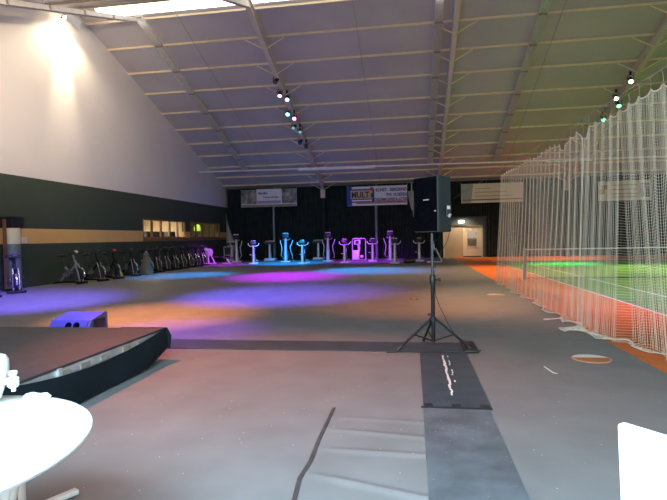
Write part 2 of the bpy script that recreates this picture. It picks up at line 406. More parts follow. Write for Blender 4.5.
SLS = [
 ('topmost stage light on the left rafter, dark and alone', (-6.0, 22.3, 8.7), (-8, 14, 0), M['deadlens']),
 ('stage light with a glowing magenta lens, uppermost lit on the left rafter', (-6.05, 23.1, 8.32), (-5.0, 16.5, 0), M['magenta']),
 ('stage light with a glowing cyan lens, right of the upper magenta one', (-5.8, 23.5, 8.22), (-4, 15, 0), M['cyan']),
 ('stage light with a glowing cyan lens, left of the lower magenta one', (-6.05, 24.65, 7.8), (-6, 15, 0), M['cyan']),
 ('stage light with a glowing magenta lens, in the lower lit pair', (-5.82, 25.0, 7.66), (-4, 16, 0), M['magenta']),
 ('unlit stage light just below the lit pairs, left of its pair', (-6.05, 25.9, 7.38), (-7, 16, 0), M['cyanlens_dim']),
 ('unlit stage light just below the lit pairs, right of its pair', (-5.82, 26.3, 7.24), (-4, 17, 0), M['cyanlens_dim']),
 ('dark stage light at the bottom of the left rafter, left of its pair', (-6.05, 27.35, 6.86), (-7, 19, 0), M['deadlens']),
 ('dark stage light at the bottom of the left rafter, right of its pair', (-5.82, 27.8, 6.7), (-4, 19, 0), M['deadlens']),
 ('stage light with a white glow, uppermost above the net', (9.5, 23.7, 8.1), (7.5, 15, 0), M['white_l']),
 ('stage light with a warm white glow, middle one above the net', (9.4, 25.0, 7.72), (7, 16, 0), M['white_l']),
 ('stage light with a green lens, close behind the warm white one above the net', (9.7, 25.5, 7.5), (8, 18, 0), M['green_l']),
 ('stage light with a green glow, lowest above the net', (9.4, 26.6, 7.1), (7, 17, 0), M['green_l']),
]
for s in SLS: stage_light(*s)

# flood lamp washing the white wall
fl = thing('flood_lamp', 'warm flood lamp blazing at the top of the white wall', 'flood lamp', (XL + .42, 17.45, 10.0))
MB().box((0, 0, .06), (.26, .55, .12), bev=.02).build('housing', M['machinewhite'], fl)
MB().box((0, 0, -.02), (.24, .48, .05), bev=.01).build('lens', M['lampwarm'], fl)
MB().tube([(-.4, 0, .08), (0, 0, .1)], .02, 8).build('bracket', M['blackmetal'], fl)
MB().prism([(.14, .06), (.15, .06), (.10, -.24), (.09, -.24)], .8, 'y', -.4).build('spill_blocker', M['whiteplastic'], fl)  # added flap that keeps the flood's spill off the floor

# ------------------------------------------------------------------ curtains along the back
def curtain(name, label, x0, x1, z0, z1, mat, y, pitch=.17, amp=.05, group='black curtains along the back wall'):
    n = max(8, int((x1 - x0) / pitch) * 8); m = MB(); vs = []
    rnd = random.Random(int(x0 * 10) + 50); ph = rnd.random() * 6
    for k in range(n + 1):
        x = x0 + (x1 - x0) * k / n; w = amp * (math.sin(2 * PI * x / pitch + ph + .8 * math.sin(x * 2.3)))
        for z in (z0, z1): vs.append((x, y + w - .012, z))
    for k in range(n + 1):
        x = x0 + (x1 - x0) * k / n; w = amp * (math.sin(2 * PI * x / pitch + ph + .8 * math.sin(x * 2.3)))
        for z in (z0, z1): vs.append((x, y + w + .012, z))
    q = 2 * (n + 1); fs = []
    for k in range(n):
        a = 2 * k; fs += [(a, a + 2, a + 3, a + 1), (q + a, q + a + 1, q + a + 3, q + a + 2), (a, q + a, q + a + 2, a + 2), (a + 1, a + 3, q + a + 3, q + a + 1)]
    fs += [(0, 1, q + 1, q), (2 * n, q + 2 * n, q + 2 * n + 1, 2 * n + 1)]
    m.add(vs, fs, True)
    return tag(m.build(name, mat), label, 'curtain', group)
CY = YB; CT = zr(YB) - .1
for a, b, lab in ((-12.95, -9.45, 'black pleated curtain in the back left corner behind the photo banner'),
                  (-9.4, -6.0, 'black pleated curtain between the left grey post and the left rafter foot'),
                  (-5.9, -2.4, 'black pleated curtain left of the post under the blue and white banner'),
                  (-2.3, 2.05, 'black pleated curtain behind the loudspeaker, left of the back doorway'),
                  (4.9, 8.3, 'black pleated curtain right of the back doorway'),
                  (8.4, 13.0, 'black pleated curtain behind the net, under the end banner'),
                  (13.1, 17.3, 'black pleated curtain furthest along behind the tennis net')):
    curtain('curtain', lab, a, b, .03, CT, M['curtain'], CY)
curtain('curtain', 'short black curtain hung above the back doorway', 2.1, 4.85, 2.72, CT, M['curtain'], CY)
MB_ = MB().tube([(XL + .05, CY - .1, CT - .03), (XR - .1, CY - .1, CT - .03)], .025, 8)
tag(MB_.build('curtain_rail', M['rod']), 'thin steel rail the black back curtains hang from', 'rail')

# pale cloth pulled into a triangle in the corner
pc = MB(); n = 14
vs = []
for sgn in (0, 1):
    for k in range(n + 1):
        u = k / n
        for j in range(n + 1):
            w = j / n; z = .3 + 2.75 * w
            x = XL + .1 + (1 - w) ** 1.1 * 1.0 * u
            vs.append((x, 33.95 + .05 * math.sin(9 * u + 2 * w) - .02 * sgn, z))
q = (n + 1) ** 2
fs = []
for k in range(n):
    for j in range(n):
        a = k * (n + 1) + j; fs += [(a, a + 1, a + n + 2, a + n + 1), (q + a, q + a + n + 1, q + a + n + 2, q + a + 1)]
for k in range(n):
    a = k * (n + 1); fs += [(a, a + n + 1, q + a + n + 1, q + a)]
    a = k * (n + 1) + n; fs += [(a, q + a, q + a + n + 1, a + n + 1)]
    a = k; fs += [(a, q + a, q + a + 1, a + 1)]
    a = n * (n + 1) + k; fs += [(a, a + 1, q + a + 1, q + a)]
pc.add(vs, fs, True); pc.v = [(x, y - .1, z * 1.09 - .31 * (3.05 - z) / 2.75 * 1.09) for x, y, z in pc.v]
tag(pc.build('cloth_sheet', M['palecloth']), 'pale grey green cloth pulled into a tall triangle in the back left corner', 'cloth')
ca = thing('equipment_case', 'dark square case with a pale frame below the corner cloth', 'case', (-12.7, 33.45, 0))
MB().box((0, 0, .5), (.5, .34, .96), bev=.02).build('body', M['machinegrey'], ca)
fr = MB()
for z in (.42, 1.0): fr.box((0, -.18, z), (.58, .05, .06))
for x in (-.27, .27): fr.box((x, -.18, .6), (.05, .05, .9))
fr.build('frame', M['machinewhite'], ca)

# pale rolled cloth hanging by the middle rafter
hc = thing('hanging_cloth', 'pale grey furled cloth hanging beside the loudspeaker in front of the back curtain', 'cloth', (.08, 32.95, 0))
MB().tube([(.08, 0, 4.45), (.1, 0, 3.9), (.13, 0, 3.3), (.13, 0, 2.85), (.13, 0, 2.72)], [.22, .23, .16, .13, .08], 14).build('fold', M['palecloth'], hc)
MB().tube([(-.22, .05, 4.42), (-.16, .03, 3.8), (-.04, 0, 3.2)], [.09, .08, .04], 10).build('fold', M['palecloth'], hc)
MB().tube([(-.06, -.1, 5.0), (-.06, -.1, 3.9)], .03, 8).build('pole', M['galv'], hc)

# ------------------------------------------------------------------ banners
FR = (PI / 2, 0, 0)
def banner(label, x0, x1, z0, z1, mat, y=YB - .75):
    k_ = y / 34.47
    t = thing('banner', label, 'banner', ((x0 + x1) / 2 * k_, y, 1.5 + ((z0 + z1) / 2 - 1.5) * k_), 0, 'banners hung along the back wall'); t.scale = (k_, 1, k_)
    w, h = x1 - x0, z1 - z0
    nn = 24; vs = []; fs = []
    for s in (-.006, .006):
        for k in range(nn + 1):
            x = -w / 2 + w * k / nn
            for z in (-h / 2, h / 2): vs.append((x, s + .01 * math.sin(k * .8), z))
    q = 2 * (nn + 1)
    for k in range(nn):
        a = 2 * k; fs += [(a, a + 2, a + 3, a + 1), (q + a, q + a + 1, q + a + 3, q + a + 2), (a, q + a, q + a + 2, a + 2), (a + 1, a + 3, q + a + 3, q + a + 1)]
    fs += [(0, 1, q + 1, q), (2 * nn, q + 2 * nn, q + 2 * nn + 1, 2 * nn + 1)]
    MB().add(vs, fs).build('sheet', mat, t)
    for sx in (-1, 1): MB().tube([(sx * w / 2, 0, h / 2 - .03), (sx * (w / 2 + .03), 0, h / 2 + .09)], .008, 5).build('tie', M['galv'], t)
    return t
def patch(parent, name, x, z, w, h, mat, lift=.025): return MB().box((x, -lift, z), (w, .012, h)).build(name, mat, parent)

b1 = banner('photo banner with dark pictures at both ends of a pale centre', -12.05, -7.98, 3.78, 5.0, M['banner'])
patch(b1, 'picture', -1.45, .1, 1.14, .98, M['photo']); patch(b1, 'picture', 1.5, .1, 1.05, .98, M['photo']); patch(b1, 'foot_stripe', 0, -.52, 4.0, .16, M['photofoot'])
patch(b1, 'centre_panel', .03, .1, 1.82, 1.1, M['banner'], .03); patch(b1, 'lilac_stripe', .03, -.28, 1.72, .2, mk('lilac_print', (.36, .36, .52), .6, var=.05), .04)
text('lettering', 'Studio', .24, M['lettering'], b1, (-.75, -.045, .28), FR, 1.1); text('lettering', 'Noordwijk', .22, M['greyline'], b1, (-.4, -.045, .0), FR, 1.15)

b2 = banner('blue and white banner with a MULTi logo and lines of lettering', -4.36, -.28, 3.66, 4.98, M['banner'])
patch(b2, 'blue_edge', -1.92, 0, .36, 1.3, M['blue']); patch(b2, 'pink_stripe', .3, -.45, 3.5, .2, M['pinkline'])
patch(b2, 'logo_board', -1.02, .02, 1.66, .92, M['blue'], .03); patch(b2, 'logo_yellow', -1.07, .1, 1.52, .58, M['logoyellow'], .045)
patch(b2, 'logo_underline', -1.05, -.31, 1.4, .1, M['banner'], .045)
text('lettering', 'MULT', .56, M['lettering'], b2, (-1.78, -.06, -.1), FR, .86)
patch(b2, 'letter_stem', -.36, .03, .12, .3, M['lettering'], .06)
MB().lathe([(.13, 0), (.13, .012)], (-.36, -.055, .46), 18, rot=(PI / 2, 0, 0)).build('letter_dot', M['logored'], b2)
text('lettering', 'KUNST-  SIERGRIND', .30, M['lettering'], b2, (2.02, -.045, .28), FR, .78, 'RIGHT')
text('lettering', 'PVC VLOEREN', .30, M['lettering'], b2, (2.02, -.045, -.06), FR, .72, 'RIGHT')
text('lettering', 'SCHUURMACHINES & LATTEN', .27, M['lettering'], b2, (2.02, -.045, -.36), FR, .62, 'RIGHT')
text('lettering', 'DE SPECIALIST IN VLOEREN EN SPORTVLOEREN', .17, M['redline'], b2, (-1.35, -.045, -.52), FR, .84)

b3 = banner('plain cream banner with a sage end panel and thin lines over the red track', 3.3, 7.25, 3.62, 4.9, M['bannerwarm'])
MB().prism([(-1.94, -.62), (-1.35, -.62), (-1.2, .62), (-1.94, .62)], .012, 'y', -.03).build('sage_panel', M['swoosh'], b3)
for z, x0, x1 in ((.3, -1.1, -.1), (.06, -1.1, .9), (-.2, -1.1, 1.3)): patch(b3, 'text_line', (x0 + x1) / 2, z, x1 - x0, .03, M['greyline'])
patch(b3, 'foot_stripe', 0, -.44, 3.8, .09, M['greyline'])
b4 = banner('cream banner with dark motifs at its ends, seen through the net', 11.85, 15.0, 3.5, 4.76, M['bannerwarm'])
patch(b4, 'motif', -1.2, .25, .36, .3, M['photofoot']); patch(b4, 'motif', -1.35, -.05, .3, .3, M['greyline']); patch(b4, 'motif', 1.2, .0, .55, .9, M['photo'])
for z in (.35, .08, -.2, -.4): patch(b4, 'text_line', 0, z, 1.5, .04, M['greyline'])

# ------------------------------------------------------------------ exercise machines along the back
def elliptical():
    t = thing('cross_trainer', '', 'cross trainer', (0, 0, 0), 0, 'cross trainers along the back curtain')
    b = MB(); b.box((0, -.35, .04), (.62, .1, .07), bev=.02); b.box((0, .85, .04), (.5, .1, .07), bev=.02); b.box((0, .25, .08), (.1, 1.2, .07)); b.build('base_frame', M['machinewhite'], t)
    MB().tube([(0, -.3, .06), (0, -.3, .5), (0, -.27, 1.0), (0, -.22, 1.5)], [.12, .115, .09, .07], 14).build('column', M['silver'], t)
    MB().lathe([(.0, -.09), (.26, -.09), (.33, -.05), (.33, .05), (.26, .09), (0, .09)], (0, .12, .42), 24, rot=(0, PI / 2, 0)).build('drive_housing', M['machinegrey'], t)
    c = MB().box((0, -.2, 1.64), (.40, .14, .26), (-.35, 0, 0), bev=.03).build('console', M['black'], t)
    MB().box((0, -.17, 1.81), (.36, .16, .05), (-.35, 0, 0), bev=.015).build('console_highlight', M['machinewhite'], c)  # white cap paints a highlight along the dark console's top
    for sx in (-1, 1):
        MB().tube([(sx * .3, .25, .22), (sx * .36, .0, .42), (sx * .29, -.12, .72), (sx * .27, -.15, .98), (sx * .36, -.08, 1.18), (sx * .41, .0, 1.4)], .026, 8).build('swing_arm', M['machinewhite'], t)
        p = MB().tube([(sx * .2, .95, .28), (sx * .22, .4, .2), (sx * .3, .2, .22)], .028, 8).build('pedal_arm', M['silver'], t)
        MB().box((sx * .2, .62, .29), (.15, .4, .05), bev=.015).build('pedal', M['black'], p)
        MB().tube([(sx * .05, -.22, 1.4), (sx * .2, -.1, 1.42), (sx * .22, .05, 1.5)], .017, 8).build('handle', M['machinewhite'], t)
    return t
def upright_bike():
    t = thing('upright_bike', '', 'exercise bike', (0, 0, 0), 0, 'upright exercise bikes along the back curtain')
    b = MB(); b.box((0, -.3, .04), (.52, .11, .07), bev=.02); b.box((0, .65, .04), (.5, .1, .07), bev=.02); b.box((0, .18, .09), (.1, .95, .07)); b.build('base_frame', M['machinewhite'], t)
    MB().tube([(0, -.26, .06), (0, -.25, .5), (0, -.2, 1.12)], [.085, .08, .06], 12).build('column', M['silver'], t)
    h = MB().lathe([(0, -.08), (.2, -.08), (.25, -.04), (.25, .04), (.2, .08), (0, .08)], (0, .1, .38), 22, rot=(0, PI / 2, 0)).build('drive_housing', M['machinegrey'], t)
    MB().box((0, -.2, 1.25), (.36, .1, .22), (-.4, 0, 0), bev=.04).build('console', M['black'], t)
    MB().lathe([(0, .03), (.1, .025), (.155, 0), (.1, -.02), (0, -.02)], (0, -.17, 1.385), 18, sc=(1, .55, 1)).build('console_highlight', M['machinewhite'], t)  # pale disc stands in for light catching the dark console
    MB().tube([(-.32, .02, 1.24), (-.31, -.12, 1.15), (-.2, -.22, 1.08), (0, -.24, 1.06), (.2, -.22, 1.08), (.31, -.12, 1.15), (.32, .02, 1.24)], .024, 8).build('handlebar', M['machinewhite'], t)
    MB().tube([(0, .3, .3), (0, .45, .85)], .035, 10).build('seat_post', M['silver'], t)
    MB().box((0, .5, .89), (.24, .3, .09), bev=.035).build('seat', M['black'], t)
    for sx in (-1, 1):
        cr = MB().tube([(sx * .1, .1, .38), (sx * .13, .1 + sx * .05, .38 - sx * .17)], .017, 6).build('crank', M['chrome'], t)
        MB().box((sx * .19, .1 + sx * .05, .38 - sx * .17), (.11, .1, .035), bev=.01).build('pedal', M['machinewhite'], cr)
    return t
def vibration_plate():
    t = thing('vibration_plate', '', 'vibration plate', (0, 0, 0), 0, 'vibration plates along the back curtain')
    MB().box((0, .1, .1), (.74, .62, .17), bev=.04).build('platform', M['machinewhite'], t)
    MB().tube([(0, -.08, .16), (0, -.1, .7), (0, -.08, 1.2)], [.12, .095, .08], 14).build('column', M['silver'], t)
    c = MB().lathe([(.0, -.1), (.3, -.07), (.4, 0), (.41, .04), (.36, .09), (.2, .15), (0, .17)], (0, -.05, 1.22), 28, sc=(1, .5, 1)).build('console', M['machinegrey'], t)
    MB().lathe([(.36, .0), (.3, .05), (.18, .085), (0, .1)], (0, -.05, 1.305), 26, sc=(1, .5, .9)).build('console_highlight', M['machinewhite'], c)  # pale cap puts the highlight into the console's upper side
    for sx in (-1, 1): MB().tube([(sx * .34, .05, .17), (sx * .36, .12, .6), (sx * .34, .1, 1.0), (sx * .28, -.02, 1.18)], .018, 8).build('handle', M['machinegrey'], t)
    return t
e0, u0, v0 = elliptical(), upright_bike(), vibration_plate()
ue, uu, uv = [False], [False], [False]
for x, y, rz, lab in ((-11.5, 31.6, .5, 'tall silver cross trainer near the corner cloth, turned a little aside'),
                      (-7.9, 31.0, 0, 'tall cross trainer lit bright cyan in front of the back curtain'),
                      (-5.25, 31.4, 0, 'tall pale cross trainer right of the unlit vibration plate, left of the lilac panel machine'),
                      (-1.35, 31.6, 0, 'tall cross trainer lit purple, half hidden behind the front upright bike')):
    place(e0, ue, lab, (x, y, 0), rz, 1.0)
for x, y, rz, lab in ((-9.5, 29.2, .25, 'upright exercise bike lit magenta and violet near the corner'),
                      (-6.35, 28.8, 0, 'upright exercise bike with a silver column, right of the cyan cross trainer'),
                      (-3.88, 29.0, 0, 'upright exercise bike in front of the magenta panel machine'),
                      (-2.38, 30.3, .12, 'upright exercise bike lit violet under the blue and white banner'),
                      (-.95, 27.9, 0, 'upright exercise bike standing furthest forward beside a black bag'),
                      (.4, 29.8, 0, 'dim upright exercise bike just left of the loudspeaker pole')):
    place(u0, uu, lab, (x, y, 0), rz, 1.0)
for x, y, rz, lab in ((-12.15, 32.6, .3, 'dim vibration plate in front of the pale corner cloth'),
                      (-9.5, 32.75, 0, 'vibration plate lit blue, left of the cyan cross trainer'),
                      (-6.25, 33.2, 0, 'vibration plate with a lilac column, just left of the pale cross trainer')):
    place(v0, uv, lab, (x, y, 0), rz, 1.0)
# panel machine lit magenta
pm = thing('panel_trainer', 'white exercise machine with a rectangular frame, lit magenta', 'exercise machine', (-3.35, 31.7, 0))
f = MB(); f.tube([(-.42, .1, .03), (-.42, .1, 1.3), (-.38, .1, 1.4), (.38, .1, 1.4), (.42, .1, 1.3), (.42, .1, .03)], .035, 8); f.box((0, .3, .04), (.9, .6, .07), bev=.02); f.build('frame', M['machinewhite'], pm)
MB().box((-.1, 0, 1.17), (.42, .1, .3), bev=.03).build('console', M['whiteplastic'], pm)
MB().box((-.1, -.055, 1.17), (.2, .02, .2), bev=.005).build('screen', M['machinegrey'], pm)
MB().tube([(-.02, .02, .5), (.02, 0, .75), (-.02, 0, 1.05)], .085, 10).build('column', M['machinewhite'], pm)
MB().box((-.18, -.02, .36), (.44, .3, .62), bev=.05).build('housing', M['whiteplastic'], pm)
MB().box((.18, .0, .26), (.2, .3, .18), bev=.04).build('footplate', M['machinewhite'], pm)
# rowing machine
rm = thing('rowing_machine', 'rowing machine with a white front unit lit violet, near the wall windows', 'rowing machine', (-12.7, 29.8, 0))
MB().lathe([(0, -.07), (.2, -.07), (.25, -.03), (.25, .03), (.2, .07), (0, .07)], (.1, 0, .72), 24, rot=(PI / 2, 0, 0)).build('flywheel', M['machinewhite'], rm)
lg_ = MB(); lg_.tube([(.02, 0, .6), (.05, 0, .03)], .05, 8); lg_.tube([(.16, 0, .72), (.45, 0, .05)], .045, 8); lg_.box((.2, 0, .03), (.62, .5, .05), bev=.015); lg_.build('front_legs', M['machinewhite'], rm)
MB().box((-.05, 0, .9), (.28, .22, .18), (0, .4, 0), bev=.04).build('monitor', M['whiteplastic'], rm)
MB().tube([(.25, 0, .46), (1.42, 0, .36)], .04, 8).build('rail', M['machinegrey'], rm)
MB().box((.85, 0, .47), (.26, .3, .07), bev=.02).build('seat', M['black'], rm)
rl = MB(); rl.tube([(1.2, 0, .38), (1.42, 0, .04)], .03, 8); rl.box((1.3, 0, .03), (.5, .4, .04), bev=.01); rl.build('rear_foot', M['machinewhite'], rm)
# slanted machine behind the speaker pole
sm_ = thing('bench_trainer', 'white exercise bench machine with slanted legs behind the loudspeaker pole', 'exercise machine', (1.2, 28.2, 0))
q = MB(); q.box((.0, 0, .04), (.8, .12, .06), bev=.015); q.box((-.05, .5, .04), (.6, .1, .06), bev=.015); q.tube([(.42, 0, .06), (.08, .1, .8)], .04, 8); q.tube([(-.1, .1, .06), (-.02, .1, 1.2)], .03, 8); q.build('frame', M['machinewhite'], sm_)
MB().box((-.08, 0, .88), (.2, .2, .34), bev=.03).build('weight_box', M['whiteplastic'], sm_)
MB().tube([(-.3, .05, 1.24), (.24, .05, 1.24)], .018, 8).build('handle', M['machinegrey'], sm_)
MB().box((.05, .3, .62), (.26, .5, .09), bev=.03).build('seat', M['black'], sm_)
gb = thing('gym_bag', 'low black bag lying by the foot of the front upright bike', 'bag', (-.15, 28.1, 0))
MB().lathe([(.02, -.34), (.13, -.31), (.15, -.1), (.15, .12), (.13, .31), (.02, .34)], (0, 0, .135), 16, rot=(0, PI / 2, 0), sc=(.85, 1, 1)).build('body', M['black'], gb)
MB().tube([(-.15, -.05, .24), (-.1, -.06, .34), (.1, -.06, .34), (.15, -.05, .24)], .014, 6).build('handle', M['machinegrey'], gb)

# ------------------------------------------------------------------ spinning bikes along the left wall (front towards +x)
def spin_bike(frame_mat, accent):
    t = thing('spin_bike', '', 'exercise bike', (0, 0, 0), 0, 'spinning bikes along the green wall')
    b = MB(); b.box((.52, 0, .05), (.09, .52, .07), bev=.025); b.box((-.5, 0, .05), (.09, .5, .07), bev=.025)
    b.tube([(-.5, 0, .07), (.52, 0, .07)], .035, 8); b.build('base_frame', M['blackmetal'], t)
    f = MB(); f.tube([(-.42, 0, .1), (-.2, 0, .4), (-.02, 0, .42), (.3, 0, .72)], .045, 8); f.tube([(-.02, 0, .42), (-.2, 0, .62)], .04, 8); f.tube([(.3, 0, .72), (.22, 0, .86)], .045, 8)
    f.build('frame', frame_mat, t)
    for sy in (-1, 1): MB().tube([(.3, sy * .07, .74), (.42, sy * .08, .42), (.5, sy * .08, .1)], .03, 8).build('fork', M['chrome'] if accent is None else frame_mat, t)
    w = MB(); w.lathe([(.0, -.02), (.17, -.02), (.2, -.035), (.235, -.035), (.235, .035), (.2, .035), (.17, .02), (0, .02)], (.38, 0, .36), 28, rot=(PI / 2, 0, 0)); w.build('flywheel', M['machinegrey'], t)
    g_ = MB(); g_.tube([(.38 + .26 * math.cos(a), 0, .36 + .26 * math.sin(a)) for a in [(-.35 + .15 * k) for k in range(10)]], .03, 6); g_.build('wheel_guard', M['chrome'], t)
    MB().lathe([(0, -.03), (.12, -.03), (.15, 0), (.12, .03), (0, .03)], (-.03, -.07, .38), 22, rot=(PI / 2, 0, 0)).build('chain_guard', M['black'], t)
    MB().lathe([(.105, -.012), (.125, -.012), (.125, .012), (.105, .012)], (-.03, -.1, .38), 22, rot=(PI / 2, 0, 0)).build('crank_ring', M['chrome'], t)
    for sy in (-1, 1):
        cr = MB().tube([(-.03, sy * .1, .38), (-.03 + sy * .14, sy * .14, .3 * 1 + .08 + sy * .08)], .016, 6).build('crank', M['chrome'], t)
        MB().box((-.03 + sy * .14, sy * .2, .38 + sy * .08), (.1, .1, .03), bev=.01).build('pedal', M['black'], cr)
    MB().tube([(-.16, 0, .56), (-.3, 0, .98)], .028, 8).build('seat_post', M['machinegrey'], t)
    s_ = MB(); s_.lathe([(0, -.045), (.06, -.04), (.1, 0), (.08, .04), (0, .05)], (-.38, 0, 1.03), 14, sc=(1.15, 1.1, 1)); s_.tube([(-.38, 0, 1.03), (-.2, 0, 1.04), (-.12, 0, 1.02)], [.07, .04, .025], 8); s_.build('seat', M['black'], t)
    MB().tube([(.22, 0, .84), (.16, 0, 1.06)], .03, 8).build('handlebar_post', M['blackmetal'] if accent is None else frame_mat, t)
    h = MB(); h.tube([(.16, -.24, 1.1), (.42, -.2, 1.17)], .018, 6); h.tube([(.16, .24, 1.1), (.42, .2, 1.17)], .018, 6)
    h.tube([(.16, -.24, 1.1), (.13, 0, 1.07), (.16, .24, 1.1)], .02, 6); h.tube([(.36, -.21, 1.155), (.3, 0, 1.13), (.36, .21, 1.155)], .018, 6); h.build('handlebar', M['black'], t)
    MB().box((.3, 0, 1.17), (.05, .14, .1), (0, -.5, 0), bev=.015).build('display', accent or M['machinegrey'], t)
    return t
def spin_bike_front(x, y, rz, lab, fm, accent=None, sc=1.):
    o = spin_bike(fm, accent); o.location = (x, y, 0); o.rotation_euler = (0, 0, rz); o['label'] = lab; return o
sb_blue = mk('blue_black_paint', (.02, .022, .05), .5, var=.1)
spin_bike_front(-11.95, 12.55, -.75, 'spinning bike cut off by the picture edge, lit blue', sb_blue)
spin_bike_front(-12.2, 13.75, -.75, 'blue lit spinning bike in front of the round pillar', sb_blue)
spin_bike_front(-12.35, 16.5, -.1, 'spinning bike with a silver frame, first one beyond the pillar', mk('dull_silver', (.30, .32, .33), .4, .3, var=.1), M['machinewhite'])
spin_bike_front(-12.15, 17.55, -.25, 'dark spinning bike between the silver one and the red topped one', M['blackmetal'])
spin_bike_front(-12.2, 18.75, -.4, 'spinning bike with a red display on its handlebar', M['blackmetal'], M['red'])
spin_bike_front(-12.3, 20.2, -.4, 'dark spinning bike left of the tan cloth bundle', M['blackmetal'])
spin_bike_front(-12.35, 21.65, -.45, 'spinning bike with a pale blue frame beside the tan cloth bundle', M['bluegrey'], M['machinegrey'])
sb = spin_bike(M['blackmetal'], None); us = [False]
for k in range(7):
    w = ['first', 'second', 'third', 'fourth', 'fifth', 'sixth', 'seventh'][k]
    place(sb, us, 'dark spinning bike, %s in the tight row after the pale blue one' % w, (-12.4 - .02 * k, 22.6 + .93 * k, 0), -.5)
tb = MB(); tb.tube([(0, 0, .0), (0, 0, .12), (0.02, 0, .45), (.03, 0, .8), (.02, 0, 1.05), (0, 0, 1.12)], [.34, .33, .24, .16, .14, .05], 18)
for i, v in enumerate(tb.v):
    a = math.atan2(v[1], v[0]); k = 1 + .07 * math.sin(5 * a + 2 * v[2]); tb.v[i] = (v[0] * k * .9, v[1] * k * .9, v[2] * .9)
tag(tb.build('cloth_bundle', M['tan'], None, (-11.85, 20.9, 0)), 'tan cone shaped cloth bundle standing among the spinning bikes', 'cloth')
yb = thing('yellow_bag', 'small round yellow bag on the floor between spinning bikes', 'bag', (-12.35, 19.5, 0))
MB().lathe([(.1, 0), (.19, .05), (.2, .15), (.14, .26), (.05, .3)], n=16).build('body', M['yellow'], yb)
MB().tube([(-.06, 0, .28), (-.04, 0, .36), (.04, 0, .36), (.06, 0, .28)], .015, 6).build('handle', M['yellow'], yb)

# ------------------------------------------------------------------ runners, tape and marks on the floor
def slab(name, label, cat, x0, x1, y0, y1, h, mat, seed=0, z=0.):
    rnd = random.Random(seed); m = MB(); nx, ny = 3, 24; vs = []; fs = []
    for (zz) in (z + .001, z + h):
        for j in range(ny + 1):
            for i in range(nx + 1):
                vs.append((x0 + (x1 - x0) * i / nx, y0 + (y1 - y0) * j / ny, zz + (rnd.random() * .001 if zz > z + .0011 else 0)))
    q = (nx + 1) * (ny + 1)
    for j in range(ny):
        for i in range(nx):
            a = j * (nx + 1) + i; fs += [(a, a + nx + 1, a + nx + 2, a + 1), (q + a, q + a + 1, q + a + nx + 2, q + a + nx + 1)]
    for j in range(ny):
        a = j * (nx + 1); fs.append((a, q + a, q + a + nx + 1, a + nx + 1)); a += nx; fs.append((a, a + nx + 1, q + a + nx + 1, q + a))
    for i in range(nx):
        a = i; fs.append((a, a + 1, q + a + 1, q + a)); a = ny * (nx + 1) + i; fs.append((a, q + a, q + a + 1, a + 1))
    m.add(vs, fs); o = m.build(name, mat); tag(o, label, cat); return o
r1 = slab('floor_runner', 'long dark runner lying across the floor from the stage to the stand', 'floor mat', -4.6, .68, 6.48, 7.08, .008, M['runner'], 1)
MB().box((.72, 6.78, .02), (.18, .6, .035), bev=.012).build('end_ramp', M['black'], r1)
r2 = slab('floor_runner', 'dark slate mat below the tripod stand with a white scuffed seam', 'floor mat', .075, .655, 4.40, 6.47, .008, M['runner'], 2)
sc = MB(); rnd = random.Random(3)
yy = 6.3
xx = .355
while yy > 4.75:
    sc.box((xx + rnd.uniform(-.008, .008), yy - .04, .0102), (rnd.uniform(.014, .026), .09, .004)); 
    if rnd.random() < .6 and yy > 5.2: sc.box((xx + .055 + rnd.uniform(-.008, .008), yy - .03, .0102), (.012, rnd.uniform(.02, .06), .004))
    yy -= .082; xx -= .0005
sc.build('scuffed_seam', M['scuff'], r2)['kind'] = 'stuff'
r3 = slab('floor_runner', 'pale worn slate mat running towards the camera below the taped join', 'floor mat', .075, .63, .6, 4.38, .006, M['runner2'], 4)
jt = MB(); jt.box((.355, 4.385, .011), (.6, .03, .006))
for x in (.12, .36, .6): jt.box((x, 4.43, .0112), (.075, .1, .006))
tag(jt.build('tape_join', M['tape']), 'black tape with three tabs joining the two slate mats', 'tape')
bt = MB(); 
pts = [(-.70, 4.3), (-.705, 3.6), (-.695, 3.25), (-.715, 3.0), (-.69, 2.76), (-.70, 2.0)]
for (x0, y0), (x1, y1) in zip(pts, pts[1:]):
    bt.add([(x0 - .014, y0, .002), (x0 + .014, y0, .002), (x1 + .014, y1, .002), (x1 - .014, y1, .002), (x0 - .014, y0, .009), (x0 + .014, y0, .009), (x1 + .014, y1, .009), (x1 - .014, y1, .009)],
           [(0, 1, 2, 3), (7, 6, 5, 4), (0, 4, 5, 1), (1, 5, 6, 2), (2, 6, 7, 3), (3, 7, 4, 0)])
tag(bt.build('floor_tape', M['gapline']), 'dark strip of tape running up the floor beside the rumpled sheet', 'tape')
# rumpled floor sheet between tape and mat
rs = MB(); nx, ny = 24, 150; X_0, X_1, Y_0, Y_1 = -.70, .07, 1.8, 4.35; vs = []; fs = []
def ridge(x, y):
    h = 0
    for yc, sl_, a in ((4.08, -.06, .006), (3.82, -.13, .010), (3.45, -.04, .011), (3.08, -.30, .014)):
        d = (y - (yc + sl_ * (x + .7))) / .035
        h += a * math.exp(-d * d) * min(1, (x + .72) / .25)
    return h
for j in range(ny + 1):
    for i in range(nx + 1):
        x = X_0 + (X_1 - X_0) * i / nx; y = Y_0 + (Y_1 - Y_0) * j / ny; vs.append((x, y, .003 + ridge(x, y)))
q = len(vs); vs += [(v[0], v[1], .0005) for v in vs]
for j in range(ny):
    for i in range(nx):
        a = j * (nx + 1) + i; fs += [(a, a + 1, a + nx + 2, a + nx + 1), (q + a, q + a + nx + 1, q + a + nx + 2, q + a + 1)]
for j in range(ny):
    a = j * (nx + 1); fs.append((a, a + nx + 1, q + a + nx + 1, q + a)); a += nx; fs.append((a, q + a, q + a + nx + 1, a + nx + 1))
rs.add(vs, fs, True)
